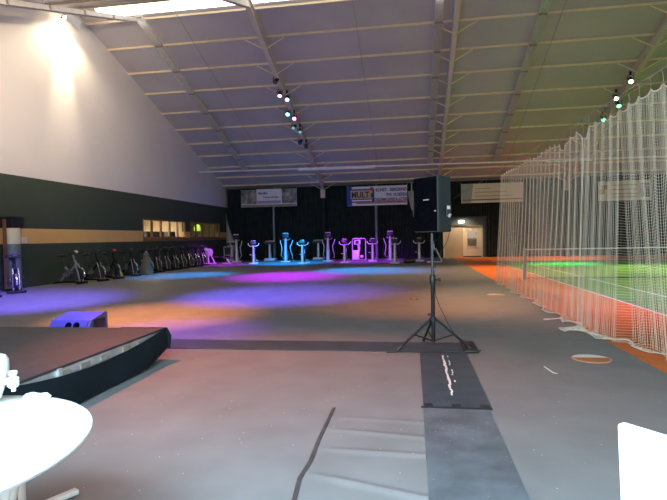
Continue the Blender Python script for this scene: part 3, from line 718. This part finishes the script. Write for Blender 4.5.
tag(rs.build('floor_sheet', M['sheet']), 'rumpled grey floor sheet with cross wrinkles between tape and mat', 'floor sheet')
def disc(label, x, y, r):
    t = thing('floor_sticker', label, 'floor sticker', (x, y, 0), 0, 'round orange and white floor stickers')
    MB().lathe([(r, .001), (r, .005), (r * .93, .006)], n=40).build('rim', M['stk_rim'], t)
    N = 30; p = [(r * .92 * math.cos(a), r * .92 * math.sin(a)) for a in [PI + PI * k / N for k in range(N + 1)]]
    cut = .15 * r
    lo = [(r * .92 * math.cos(a), r * .92 * math.sin(a)) for a in [PI - .16 + (PI + .32) * k / N for k in range(N + 1)]]
    hi = [(r * .92 * math.cos(a), r * .92 * math.sin(a)) for a in [-.0 + .16 + (PI - .32) * k / N for k in range(N + 1)]]
    MB().prism(lo, .003, 'z', .0055).build('orange_field', M['stk_orange'], t); MB().prism(hi, .003, 'z', .0055).build('white_field', M['stk_white'], t)
disc('round orange and white floor sticker nearer the camera, by the net pile', 2.08, 6.3, .215)
disc('small looking round floor sticker further off, left of the net end', 2.02, 12.8, .22)
wt = MB(); wt.box((0, 0, .004), (.014, .26, .005), (0, 0, .12)); wt.box((.03, -.14, .004), (.012, .05, .005), (0, 0, .9))
tag(wt.build('tape_scrap', M['scuff'], None, (1.46, 5.75, 0)), 'small white scrap of tape on the floor near the round sticker', 'tape')
db = MB(); db.lathe([(.02, 0), (.06, .01), (.05, .05), (.01, .06)], n=10, sc=(1.5, 1, 1)); tag(db.build('leaf_litter', M['wood'], None, (.02, 11.85, 0)), 'small brown scrap lying on the floor left of the speaker pole', 'scrap')

# ------------------------------------------------------------------ stage
st = thing('stage', 'low black stage platform with a sagging black skirt', 'stage', (0, 0, 0))
SX0, SX1, SY0, SY1, SZ = -8.0, -3.12, 1.7, 5.88, .40
MB().box(((SX0 + SX1) / 2, (SY0 + SY1) / 2, SZ - .012), (SX1 - SX0, SY1 - SY0, .024)).build('deck', M['stageply'], st)
fr = MB()
for y in (SY0 + .03, 3.8, SY1 - .03): fr.box(((SX0 + SX1) / 2, y, SZ - .07), (SX1 - SX0 - .02, .05, .09))
for x in (SX1 - .03, SX0 + .03): fr.box((x, (SY0 + SY1) / 2, SZ - .07), (.05, SY1 - SY0 - .02, .09))
fr.build('frame', M['alu'], st)
for y in (4.05, 4.35, 4.66, 5.05, 5.35): MB().box((SX1 - .002, y, SZ - .075), (.012, .14, .05)).build('wood_block', M['ply'], st)
MB().box((SX1 + .004, 3.98, SZ - .07), (.03, .05, .11)).build('corner_joint', M['alu'], st)
for x, y in ((SX1 - .1, SY1 - .12), (SX1 - .1, 3.8), (SX1 - .1, SY0 + .2), (SX0 + .1, SY1 - .12)):
    MB().box((x, y, (SZ - .1) / 2), (.06, .06, SZ - .1)).build('leg', M['alu'], st)
# skirt along the right side: upper edge sags between the fixings, lower edge lifts at the far corner
N = 60; vs = []
for k in range(N + 1):
    u = k / N; y = SY0 + (SY1 + .03 - SY0) * u
    v = max(0, (y - 3.35) / (SY1 - 3.35)); sag = .115 * math.sin(PI * min(1, v)) ** .8 if v > 0 else 0
    top = SZ + .004 - sag
    bot = .02 + .03 * max(0, (v - .55) / .45) + (.1 * max(0, (v - .7) / .3) ** 1.5)
    out = .03 + .05 * math.sin(PI * min(1, v)) * .5 + .015 * math.sin(9 * v)
    for j in range(7):
        w = j / 6; z = top + (bot - top) * w
        vs.append((SX1 + .015 + out * math.sin(PI * .5 * w) * 1.1 + .008 * math.sin(14 * u + 3 * w), y, z))
a_ = len(vs); vs += [(x - .008, y, z) for x, y, z in vs]; fs = []
for k in range(N):
    for j in range(6):
        a = k * 7 + j; fs += [(a, a + 7, a + 8, a + 1), (a_ + a, a_ + a + 1, a_ + a + 8, a_ + a + 7)]
    a = k * 7; fs += [(a, a_ + a, a_ + a + 7, a + 7), (a + 6, a + 13, a_ + a + 13, a_ + a + 6)]
for j in range(6): fs += [(j, j + 1, a_ + j + 1, a_ + j), (N * 7 + j, a_ + N * 7 + j, a_ + N * 7 + j + 1, N * 7 + j + 1)]
MB().add(vs, fs, True).build('skirt', M['skirt'], st)
# skirt end wrapped round the far corner
wv = MB(); wv.add([(SX1 - .6, SY1 + .03, SZ), (SX1 + .03, SY1 + .035, SZ + .004), (SX1 + .09, SY1 + .03, SZ - .1), (SX1 + .07, SY1 + .03, .14), (SX1 - .6, SY1 + .03, .1),
                   (SX1 - .6, SY1 + .015, SZ), (SX1 + .03, SY1 + .0, SZ + .004), (SX1 + .05, SY1 + .0, SZ - .1), (SX1 + .04, SY1 + .0, .15), (SX1 - .6, SY1 + .015, .1)],
                  [(0, 1, 2, 3, 4), (9, 8, 7, 6, 5), (0, 5, 6, 1), (1, 6, 7, 2), (2, 7, 8, 3), (3, 8, 9, 4), (4, 9, 5, 0)])
wv.build('skirt_corner', M['skirt'], st)

# stage monitor wedge behind the stage
mo = thing('stage_monitor', 'wedge stage monitor lit blue behind the stage edge', 'speaker', (-5.19, 7.05, 0), .02)
bl = mk('monitor_paint', (.12, .12, .14), .55, var=.1, bump=.15, bscale=150)
MB().prism([(-.22, .02), (.30, .02), (.30, .375), (.25, .395), (-.12, .31), (-.25, .12)], .66, 'x', -.33).build('cabinet', bl, mo)
gr = MB(); gr.box((0, -.19, .225), (.6, .012, .2), (-.52, 0, 0), bev=.004); gr.build('grille', mk('monitor_grille', (.085, .085, .10), .7, var=.15, scale=60), mo)
for x in (.0, .13): MB().lathe([(.05, 0), (.05, .012), (.035, .016)], (x, -.19, .24), 18, rot=(1.05, 0, 0)).build('port', M['cabinet'], mo)
MB().box((.332, .08, .2), (.012, .3, .22), bev=.004).build('side_plate', M['black'], mo)

# ------------------------------------------------------------------ loudspeaker and tripod stand
sx, sy = .258, 6.76
sp = thing('loudspeaker', 'big black loudspeaker raised on the tripod stand', 'speaker', (sx + .035, sy, 1.545))
yaw = -.80
W_, D_, Hh, Wb = .43, .315, .725, .31
cab = MB(); poly = [(-W_ / 2, -D_ / 2), (W_ / 2, -D_ / 2), (W_ / 2, -D_ / 2 + .05), (Wb / 2, D_ / 2), (-Wb / 2, D_ / 2), (-W_ / 2, -D_ / 2 + .05)]
cab.prism(poly, Hh, 'z', 0)
root = sp; root.rotation_euler = (0, 0, yaw)
co = cab.build('cabinet', M['cabinetside'], root)
bv = co.modifiers.new('edge', 'BEVEL'); bv.width = .012; bv.segments = 2
MB().box((0, -D_ / 2 - .006, Hh / 2), (W_ - .025, .02, Hh - .03), bev=.006).build('grille', M['cabinet'], root)
hn = MB(); hn.lathe([(.09, 0), (.10, -.012), (.07, .004), (.03, .01)], (0.02, -D_ / 2 - .018, .56), 24, rot=(PI / 2, 0, 0)); hn.build('tweeter_horn', M['cabinet'], root)
wf = MB(); wf.lathe([(.155, 0), (.17, -.010), (.12, .004), (.05, .012)], (0, -D_ / 2 - .016, .25), 30, rot=(PI / 2, 0, 0)); wf.build('woofer', M['cabinet'], root)
MB().box((.03, -D_ / 2 - .02, .42), (.1, .006, .014)).build('badge', M['silver'], root)
MB().box((.19, -D_ / 2 - .02, .27), (.028, .006, .012)).build('badge', M['silver'], root)
# side panel with connector plate, in the plane of the slanted right side
sdir = Vector((Wb / 2 - W_ / 2, D_ - .05, 0)).normalized(); an = math.atan2(sdir.y, sdir.x)
mid = Vector(((W_ + Wb) / 4, .025, 0))
pp_ = MB().box((mid.x + .02, mid.y + .03, .27), (.012, .11, .15), (0, 0, an - PI / 2)).build('connector_plate', M['machinegrey'], root)
MB().box((mid.x + .03, mid.y + .02, .315), (.008, .07, .045), (0, 0, an - PI / 2)).build('label', M['whiteplastic'], pp_)
MB().box((mid.x + .035, mid.y + .03, .21), (.03, .03, .05), (0, .5, an - PI / 2), bev=.008).build('plug', M['silver'], pp_)
stn = thing('speaker_stand', 'black tripod stand holding up the big loudspeaker', 'speaker stand', (sx, 7.08, 0))
dz = sy - 7.08
stn.location = (sx, sy - .07, 0); 
MB().tube([(0, 0, .1), (0, 0, .95)], .026, 12).build('lower_pole', M['blackmetal'], stn)
MB().tube([(0, 0, .9), (0, 0, 1.529)], .018, 12).build('upper_pole', M['machinegrey'], stn)
cl_ = MB(); cl_.lathe([(.036, .86), (.04, .88), (.04, .97), (.03, .99)], n=14); cl_.build('collar', M['black'], stn); MB().lathe([(.042, .37), (.042, .43)], n=14).build('leg_hub', M['black'], stn)
kb = MB(); kb.tube([(.03, 0, .92), (.085, 0, .92)], .012, 8); kb.lathe([(.022, 0), (.022, .03)], (.075, 0, .92), 12, rot=(0, PI / 2, 0)); kb.tube([(-.03, 0, .46), (-.07, 0, .46)], .016, 8); kb.build('knob', M['black'], stn)
for a in (math.radians(197), math.radians(-7), math.radians(104)):
    ca_, sa_ = math.cos(a), math.sin(a)
    L = .475
    lgp = MB().tube([(.035 * ca_, .035 * sa_, .40), (L * ca_, L * sa_, .03)], .0155, 10).build('leg', M['blackmetal'], stn)
    MB().tube([((L - .04) * ca_, (L - .04) * sa_, .06), ((L + .015) * ca_, (L + .015) * sa_, .014)], .021, 10).build('rubber_foot', M['black'], lgp)
    MB().tube([(.02 * ca_, .02 * sa_, .115), (.26 * ca_, .26 * sa_, .205)], .010, 8).build('brace', M['blackmetal'], stn)
cb = MB(); P0 = [(.50, 6.78, 1.74), (.47, 6.80, 1.45), (.31, 6.74, 1.15), (.288, 6.72, .8), (.325, 6.70, .62), (.40, 6.69, .45), (.47, 6.70, .30), (.60, 6.74, .12), (.78, 6.80, .04)]
def smooth_path(P, k=6):
    P = [Vector(p) for p in P]; out = []
    for i in range(len(P) - 1):
        p0, p1, p2, p3 = P[max(i - 1, 0)], P[i], P[i + 1], P[min(i + 2, len(P) - 1)]
        for j in range(k):
            t = j / k; out.append(.5 * ((2 * p1) + (-p0 + p2) * t + (2 * p0 - 5 * p1 + 4 * p2 - p3) * t * t + (-p0 + 3 * p1 - 3 * p2 + p3) * t ** 3))
    return out + [P[-1]]
cb.tube(smooth_path(P0), .0045, 6)
tag(cb.build('speaker_cable', M['black']), 'thin black cable hanging from the loudspeaker down the tripod', 'cable')
fc = MB().tube(smooth_path([(-.35, 6.42, .008), (-.05, 6.47, .016), (.1, 6.44, .016), (.4, 6.47, .02), (.7, 6.44, .016), (.85, 6.62, .008)]), .006, 6)
tag(fc.build('floor_cable', M['black']), 'thin dark cable lying along the edge of the dark runner', 'cable')

# ------------------------------------------------------------------ divider nets
def net(label, y0, y1, pitch, seed, xb_far, spill, ends=None):
    t = thing('divider_net', label, 'net', (0, 0, 0), 0, 'white divider nets beside the court')
    rnd = random.Random(seed); nu = int((y1 - y0) / .042); nv = 90
    ph = [rnd.random() * 6.28 for _ in range(6)]
    def ztop(y):
        zt = 3.12 + .022 * (y - 6.2)
        u = ((y - y0) / pitch) % 1.0
        return zt - .06 * (4 * u * (1 - u)) ** .8 - .02 * math.sin(y * 3.1 + ph[0])
    def dip(y):
        d = 0
        for yc, a, w in (ends or []): d += a * math.exp(-((y - yc) / w) ** 2)
        return d
    P = []
    for i in range(nu + 1):
        u = i / nu; y = y0 + (y1 - y0) * u
        amp = .009 if y1 < 9 else .014
        zt = ztop(y) - dip(y)
        sp_ = spill(y)
        for j in range(nv + 1):
            w = j / nv; tt = w * (zt + sp_)
            z = zt - tt
            x = 2.75 + xb_far(y) * w ** 1.2 + amp * math.sin(2 * PI * (y - y0) / pitch + .7 * math.sin(y * 1.7 + ph[1]) + .25 * w) * (1 - .25 * w) + .05 * math.sin(y * 2.1 + ph[2] + 1.5 * w) * w
            yy = y + .010 * math.sin(4 * PI * (y - y0) / pitch + ph[3]) * (.35 + .65 * w) + .012 * math.sin(y * 9 + 4 * w + ph[4])
            if z < .03:
                over = .03 - z
                x += -over * (.75 + .25 * math.sin(y * 4 + ph[5])) + .08 * math.sin(over * 18 + y * 6)
                z = .02 + .05 * abs(math.sin(over * 9 + y * 7)) * min(1, over * 6)
            P.append((x, yy, z))
    # square netting: each cord is a thin ribbon-thick strut
    edges = []
    st_ = nv + 1
    me = bpy.data.meshes.new('netting')
    fs = [(i * st_ + j, (i + 1) * st_ + j, (i + 1) * st_ + j + 1, i * st_ + j + 1) for i in range(nu) for j in range(nv)]
    me.from_pydata(P, [], fs); me.update(); me.materials.append(M['net'])
    o = bpy.data.objects.new('netting', me); C.objects.link(o); o.parent = t
    wf_ = o.modifiers.new('cords', 'WIREFRAME'); wf_.thickness = .0043; wf_.use_even_offset = False; wf_.use_replace = True; wf_.use_boundary = True
    MB().tube([P[i * st_] for i in range(0, nu + 1)], .010, 6).build('top_cord', M['net'], t)
    MB().tube([P[i * st_ + nv] for i in range(0, nu + 1)], .007, 6).build('lead_rope', M['net'], t)
    MB().tube([P[j] for j in range(nv + 1)], .006, 6).build('side_cord', M['net'], t)
    MB().tube([P[nu * st_ + j] for j in range(nv + 1)], .006, 6).build('side_cord', M['net'], t)
    k = 0; y = y0
    while y <= y1 and k < 60:
        zt = ztop(y) - dip(y)
        MB().tube([(2.75, y, zt), (2.76, y, zt + .05), (2.74, y, 3.28 + .022 * (y - 6.2))], .003, 5).build('hook', M['rod'], t)
        y += pitch; k += 1
    return t
net('white divider net hanging in the near run, cut by the right picture edge', 4.3, 8.55, .29, 5, lambda y: (.12 if y < 7.2 else -.1), lambda y: .04 + .40 * math.exp(-((y - 7.95) / .3) ** 2) + .14 * math.exp(-((y - 7.2) / .3) ** 2), [(8.55, .16, .12)])
net('white divider net hanging in the far run, ending by the red track', 8.62, 16.1, .33, 9, lambda y: -.15, lambda y: .03 + .32 * math.exp(-((y - 8.95) / .2) ** 2) + .10 * math.exp(-((y - 10.3) / .3) ** 2), [(8.62, .18, .14), (9.7, .13, .18)])
wr = MB().tube([(2.74, YN + .1, 3.28 + .022 * (YN - 6.2)), (2.74, 16.2, 3.5), (2.74, YB - .5, 3.9)], .006, 6)
tag(wr.build('net_cable', M['rod']), 'thin steel cable the divider nets are hooked to', 'cable')

# tennis net
tn = thing('tennis_net', 'tennis net with a pale top band across the green court', 'tennis net', (0, 17.1, 0))
po = MB(); po.tube([(3.62, 0, .0), (3.62, 0, 1.03)], .055, 12); po.build('post', M['tennispost'], tn)
po = MB(); po.tube([(16.3, 0, .0), (16.3, 0, 1.03)], .055, 12); po.build('post', M['tennispost'], tn)
MB().box((9.96, 0, .985), (12.6, .02, .035)).build('top_band', M['netband'], tn)
MB().box((9.96, 0, .05), (12.6, .02, .03)).build('bottom_band', M['netdark'], tn)
nm = MB(); k = 0
x = 3.7
while x < 16.25: nm.box((x, 0, .5), (.004, .004, .92)); x += .07
z = .1
while z < .95: nm.box((9.96, 0, z), (12.6, .004, .004)); z += .07
nm.build('netting', M['netdark'], tn)
MB().box((9.9, 0, .5), (.05, .012, .96)).build('centre_strap', M['netband'], tn)

# ------------------------------------------------------------------ white table, things on it, white chair
tx, ty, tz = -1.945, 1.60, .725
tb_ = thing('round_table', 'round white table at the lower left corner', 'table', (tx, ty, 0))
MB().lathe([(.3, tz - .035), (.655, tz - .03), (.668, tz - .015), (.668, tz - .006), (.66, tz), (0.3, tz)], n=72).build('table_top', M['whiteplastic'], tb_)
MB().lathe([(.16, tz - .06), (.16, tz - .035)], n=24).build('mount', M['whiteplastic'], tb_)
for a in (-10, 80, 170, 260):
    ca_, sa_ = math.cos(math.radians(a)), math.sin(math.radians(a))
    MB().tube([(.57 * ca_, .57 * sa_, tz - .03), (.36 * ca_, .36 * sa_, .0)], .017, 12).build('leg', M['whiteplastic'], tb_)
dp = thing('drinks_dispenser', 'white drinks dispenser with a tap on the round table', 'dispenser', (-2.075, 2.12, tz))
MB().lathe([(.05, .0), (.075, .02), (.10, .10), (.112, .15), (.112, .205), (.10, .223), (.03, .23)], n=32).build('body', M['whiteplastic'], dp)
tp = MB(); tp.tube([(.09, .02, .105), (.15, .02, .105)], .014, 10); tp.lathe([(.02, 0), (.026, .01), (.026, .045), (.016, .052), (.014, .058), (.02, .064), (.02, .076), (.014, .08)], (.15, .02, .08), 16); tp.build('tap', M['whiteplastic'], dp)
MB().tube([(.15, .02, .085), (.152, .02, .06)], .010, 8).build('spout', M['whiteplastic'], dp)
nk = MB(); rnd = random.Random(11)
for k in range(5):
    nk.lathe([(.0, 0), (.03, .004), (.035, .012), (.02, .02 + .01 * rnd.random()), (0, .025)], (.02 * k - .04, rnd.uniform(-.012, .012), 0), 10, sc=(1, .7, 1))
tag(nk.build('napkin', M['whiteplastic'], None, (-1.865, 2.215, tz)), 'crumpled white napkin at the far rim of the round table', 'napkin')
wl_ = thing('display_stand', 'white splayed foot of a stand on the floor by the round table', 'stand', (-2.135, 2.405, 0))
for a in (63, 183, 303):
    ca_, sa_ = math.cos(math.radians(a)), math.sin(math.radians(a))
    MB().box((.15 * ca_, .15 * sa_, .02), (.3, .05, .03), (0, 0, math.radians(a)), bev=.008).build('foot', M['whiteplastic'], wl_)
MB().tube([(0, 0, .03), (0, 0, .55)], .02, 10).build('mast', M['whiteplastic'], wl_)

ch = thing('white_chair', 'white moulded chair back at the lower right corner', 'chair', (.865, 1.735, 0), -math.radians(50))
# local x runs along the back, local -y is the side seen by the camera; seat on the +y side
N = 16; vs = []; fs = []
def backpt(u, w):
    x = -.23 + .46 * u; r = .035
    z = .42 + .43 * w
    return (x * (1 - .04 * (1 - w)), .03 - .05 * math.sin(PI * u) * 0 + .02 * (1 - w), z)
prof = []
bk = MB(); 
poly = []
for cx, cz, a0 in ((.215, .803, 0), (-.215, .803, 90)):
    for k in range(6):
        a = math.radians(a0 + 18 * k); poly.append((cx + .014 * math.cos(a), cz + .014 * math.sin(a)))
poly += [(-.215, .42), (.215, .42)]
bk.prism(poly, .022, 'y', 0)
bo = bk.build('backrest', M['whiteplastic'], ch)
MB().box((0, .24, .43), (.45, .46, .03), bev=.012).build('seat', M['whiteplastic'], ch)
for x, y in ((-.19, .05), (.19, .05), (-.19, .43), (.19, .43)):
    MB().tube([(x, y, .42), (x * 1.08, y + (.03 if y > .2 else -.03), .0)], .017, 8).build('leg', M['whiteplastic'], ch)

# ------------------------------------------------------------------ lights
def spot(name, loc, aim, col, power, ang_, blend=.8, size=.1):
    l = bpy.data.lights.new(name, 'SPOT'); l.color = col; l.energy = power; l.spot_size = math.radians(ang_); l.spot_blend = blend; l.shadow_soft_size = size
    o = bpy.data.objects.new(name, l); C.objects.link(o); o.location = loc
    o.rotation_euler = (Vector(aim) - Vector(loc)).to_track_quat('-Z', 'Y').to_euler(); return o
def area(name, loc, aim, col, power, sx_, sy_):
    l = bpy.data.lights.new(name, 'AREA'); l.shape = 'RECTANGLE'; l.size = sx_; l.size_y = sy_; l.color = col; l.energy = power
    o = bpy.data.objects.new(name, l); C.objects.link(o); o.location = loc
    o.rotation_euler = (Vector(aim) - Vector(loc)).to_track_quat('-Z', 'Y').to_euler(); return o
MAG, CY_, BLU, ORG, GRN = (.75, .08, 1.), (.05, .45, 1.), (.22, .16, 1.), (1., .36, .14), (.05, 1., .25)
MAG, CY_, BLU, ORG, GRN = (.52, .0, 1.), (.0, .31, 1.), (.16, .10, 1.), (1., .30, .09), (.02, 1., .16)
# far rafter cans
spot('spot_cyan', (-5.8, 23.3, 7.9), (-9.6, 20.4, 0), CY_, 12000, 30, 1)
spot('spot_magenta', (-6.0, 22.9, 8.0), (-5.0, 19.6, 0), MAG, 14000, 38, 1)
spot('spot_cyan', (-6.0, 24.4, 7.5), (-2.0, 22.4, 0), CY_, 13000, 38, 1)
spot('spot_magenta', (-5.8, 24.8, 7.4), (-11.3, 28.8, .2), MAG, 9000, 26, 1)
spot('spot_cyan', (-6.0, 25.6, 7.1), (-7.4, 29.4, .5), CY_, 14000, 42, 1)
spot('spot_violet', (-5.8, 26.0, 7.0), (-2.8, 30.8, .5), (.42, .03, 1.), 9000, 40, 1)
# near rafter cans (above the frame)
spot('spot_blue', (-5.9, 10.0, 6.8), (-3.7, 13.0, 0), BLU, 11000, 46, 1)
spot('spot_blue', (-5.9, 9.0, 6.6), (-10.2, 11.6, 0), BLU, 13000, 46, 1)
spot('spot_blue', (-5.9, 9.4, 6.6), (-12.0, 12.9, .2), BLU, 1600, 20, 1)
spot('spot_blue', (-5.9, 4.6, 5.4), (-5.2, 7.0, .4), (.05, .02, 1.), 11000, 16, 1)
spot('spot_orange', (-5.9, 7.5, 6.2), (-5.2, 9.4, 0), ORG, 6500, 42, 1)
spot('spot_orange', (1.7, 8.5, 6.5), (.0, 11.6, 0), ORG, 2300, 50, 1)
spot('spot_violet', (-5.9, 8.0, 6.2), (-3.9, 7.7, 0), (.5, .08, 1.), 3200, 30, 1)
spot('spot_red', (-5.9, 7.0, 6.0), (-1.6, 5.4, 0), (1., .22, .13), 3000, 44, 1)
# cans over the court; amber, broad lime and warm spots are added
spot('spot_green', (9.4, 26.2, 6.9), (7.2, 25.6, 0), GRN, 10000, 34, 1)
spot('spot_lime', (9.4, 24.8, 7.4), (10.0, 22.0, 0), (.95, 1., .25), 4500, 50, 1)
spot('spot_violet', (9.4, 12.0, 7.6), (5.8, 11.8, 0), (.4, .25, 1.), 3500, 40, 1)
spot('spot_pink', (9.4, 11.0, 7.4), (3.6, 9.8, 0), (1., .18, .3), 2000, 26, 1)
spot('spot_amber', (9.4, 22.0, 8.0), (3.4, 21.0, .3), (1., .6, .28), 7000, 60, 1)  # added to lift the orange court edge
spot('spot_amber', (9.6, 30.4, 5.2), (8.0, 31.8, .0), (1., .6, .28), 2000, 90, 1)  # added for the far orange strip, kept below the pipe
spot('spot_lime', (9.6, 19.0, 9.0), (9.4, 16.0, 0), (1., .95, .55), 3600, 80, 1)  # added broad fill over the middle of the court
spot('spot_warm', (1.7, 20.5, 9.3), (2.7, 14.2, 1.6), (1., .72, .42), 3200, 34, 1)  # added spot without a can, warms the far net
# wall flood, unseen light and fills, lounge, porch and door
spot('wall_flood', (XL + .42, 17.45, 9.9), (XL + .15, 17.3, 4.0), (1., .80, .56), 620, 145, .5, .05)
spot('wall_flood', (XL + .42, 17.45, 9.9), (XL - .55, 17.5, 5.0), (1., .82, .58), 1500, 38, 1, .05)
spot('wall_fill', (-5.0, 8.0, 6.6), (-13.1, 14.0, 8.6), (1., .80, .58), 4800, 82, 1)  # added unseen spot that brightens the left wall broadly
area('rear_light', (-.9, -.1, 2.8), (-.5, 3.0, 0), (.52, .82, 1.), 680, 5, .8)  # unseen light assumed above the camera, for table and near floor
area('rear_fill', (0, -2.6, 2.0), (0, 20, 5.5), (1., .90, .76), 480, 22, 2.0)  # added wide fill behind the camera, lifts roof and walls
pl_ = bpy.data.lights.new('lounge_light', 'AREA'); pl_.energy = 190; pl_.size = 2; pl_.color = (1, .85, .6)
o = bpy.data.objects.new('lounge_light', pl_); C.objects.link(o); o.location = (XL - T - 1.0, 25.2, 2.85)
pl2 = bpy.data.lights.new('lounge_light', 'AREA'); pl2.energy = 20; pl2.size = 2; pl2.color = (1, .85, .6)
o = bpy.data.objects.new('lounge_light', pl2); C.objects.link(o); o.location = (XL - T - 1.0, 30.5, 2.85)
pl3 = bpy.data.lights.new('porch_light', 'AREA'); pl3.energy = 4; pl3.size = .6; pl3.color = (1, .9, .7)
o = bpy.data.objects.new('porch_light', pl3); C.objects.link(o); o.location = (4.0, YB + 1.2, 2.5)
spot('door_spot', (3.4, YB - .6, 2.6), (3.4, YB + .8, .8), (1., .82, .55), 120, 120)  # warm spot aimed at the back door, without a fixture

# ------------------------------------------------------------------ camera, world, view
cam = bpy.data.cameras.new('camera'); co_ = bpy.data.objects.new('camera', cam); C.objects.link(co_)
cam.sensor_width = 36; cam.lens = 36 * 500 / 667; cam.clip_start = .05; cam.clip_end = 200
a = Vector((78.5 / 500, 14 / 500, -1)).normalized()
U = Vector((-.02, 1, 0)); U.z = (U.x * a.x + U.y * a.y) / (-a.z); U.normalize()
Xv = a.cross(U)
co_.matrix_world = Matrix(((*Xv, 0), (*a, 0), (*U, 1.5), (0, 0, 0, 1)))
bpy.context.scene.camera = co_
w = bpy.data.worlds.new('world'); bpy.context.scene.world = w; w.use_nodes = True
w.node_tree.nodes['Background'].inputs['Color'].default_value = (.02, .02, .025, 1)
vs_ = bpy.context.scene.view_settings
vs_.view_transform = 'Standard'; vs_.look = 'None'; vs_.gamma = 1; vs_.exposure = 0; vs_.use_curve_mapping = False
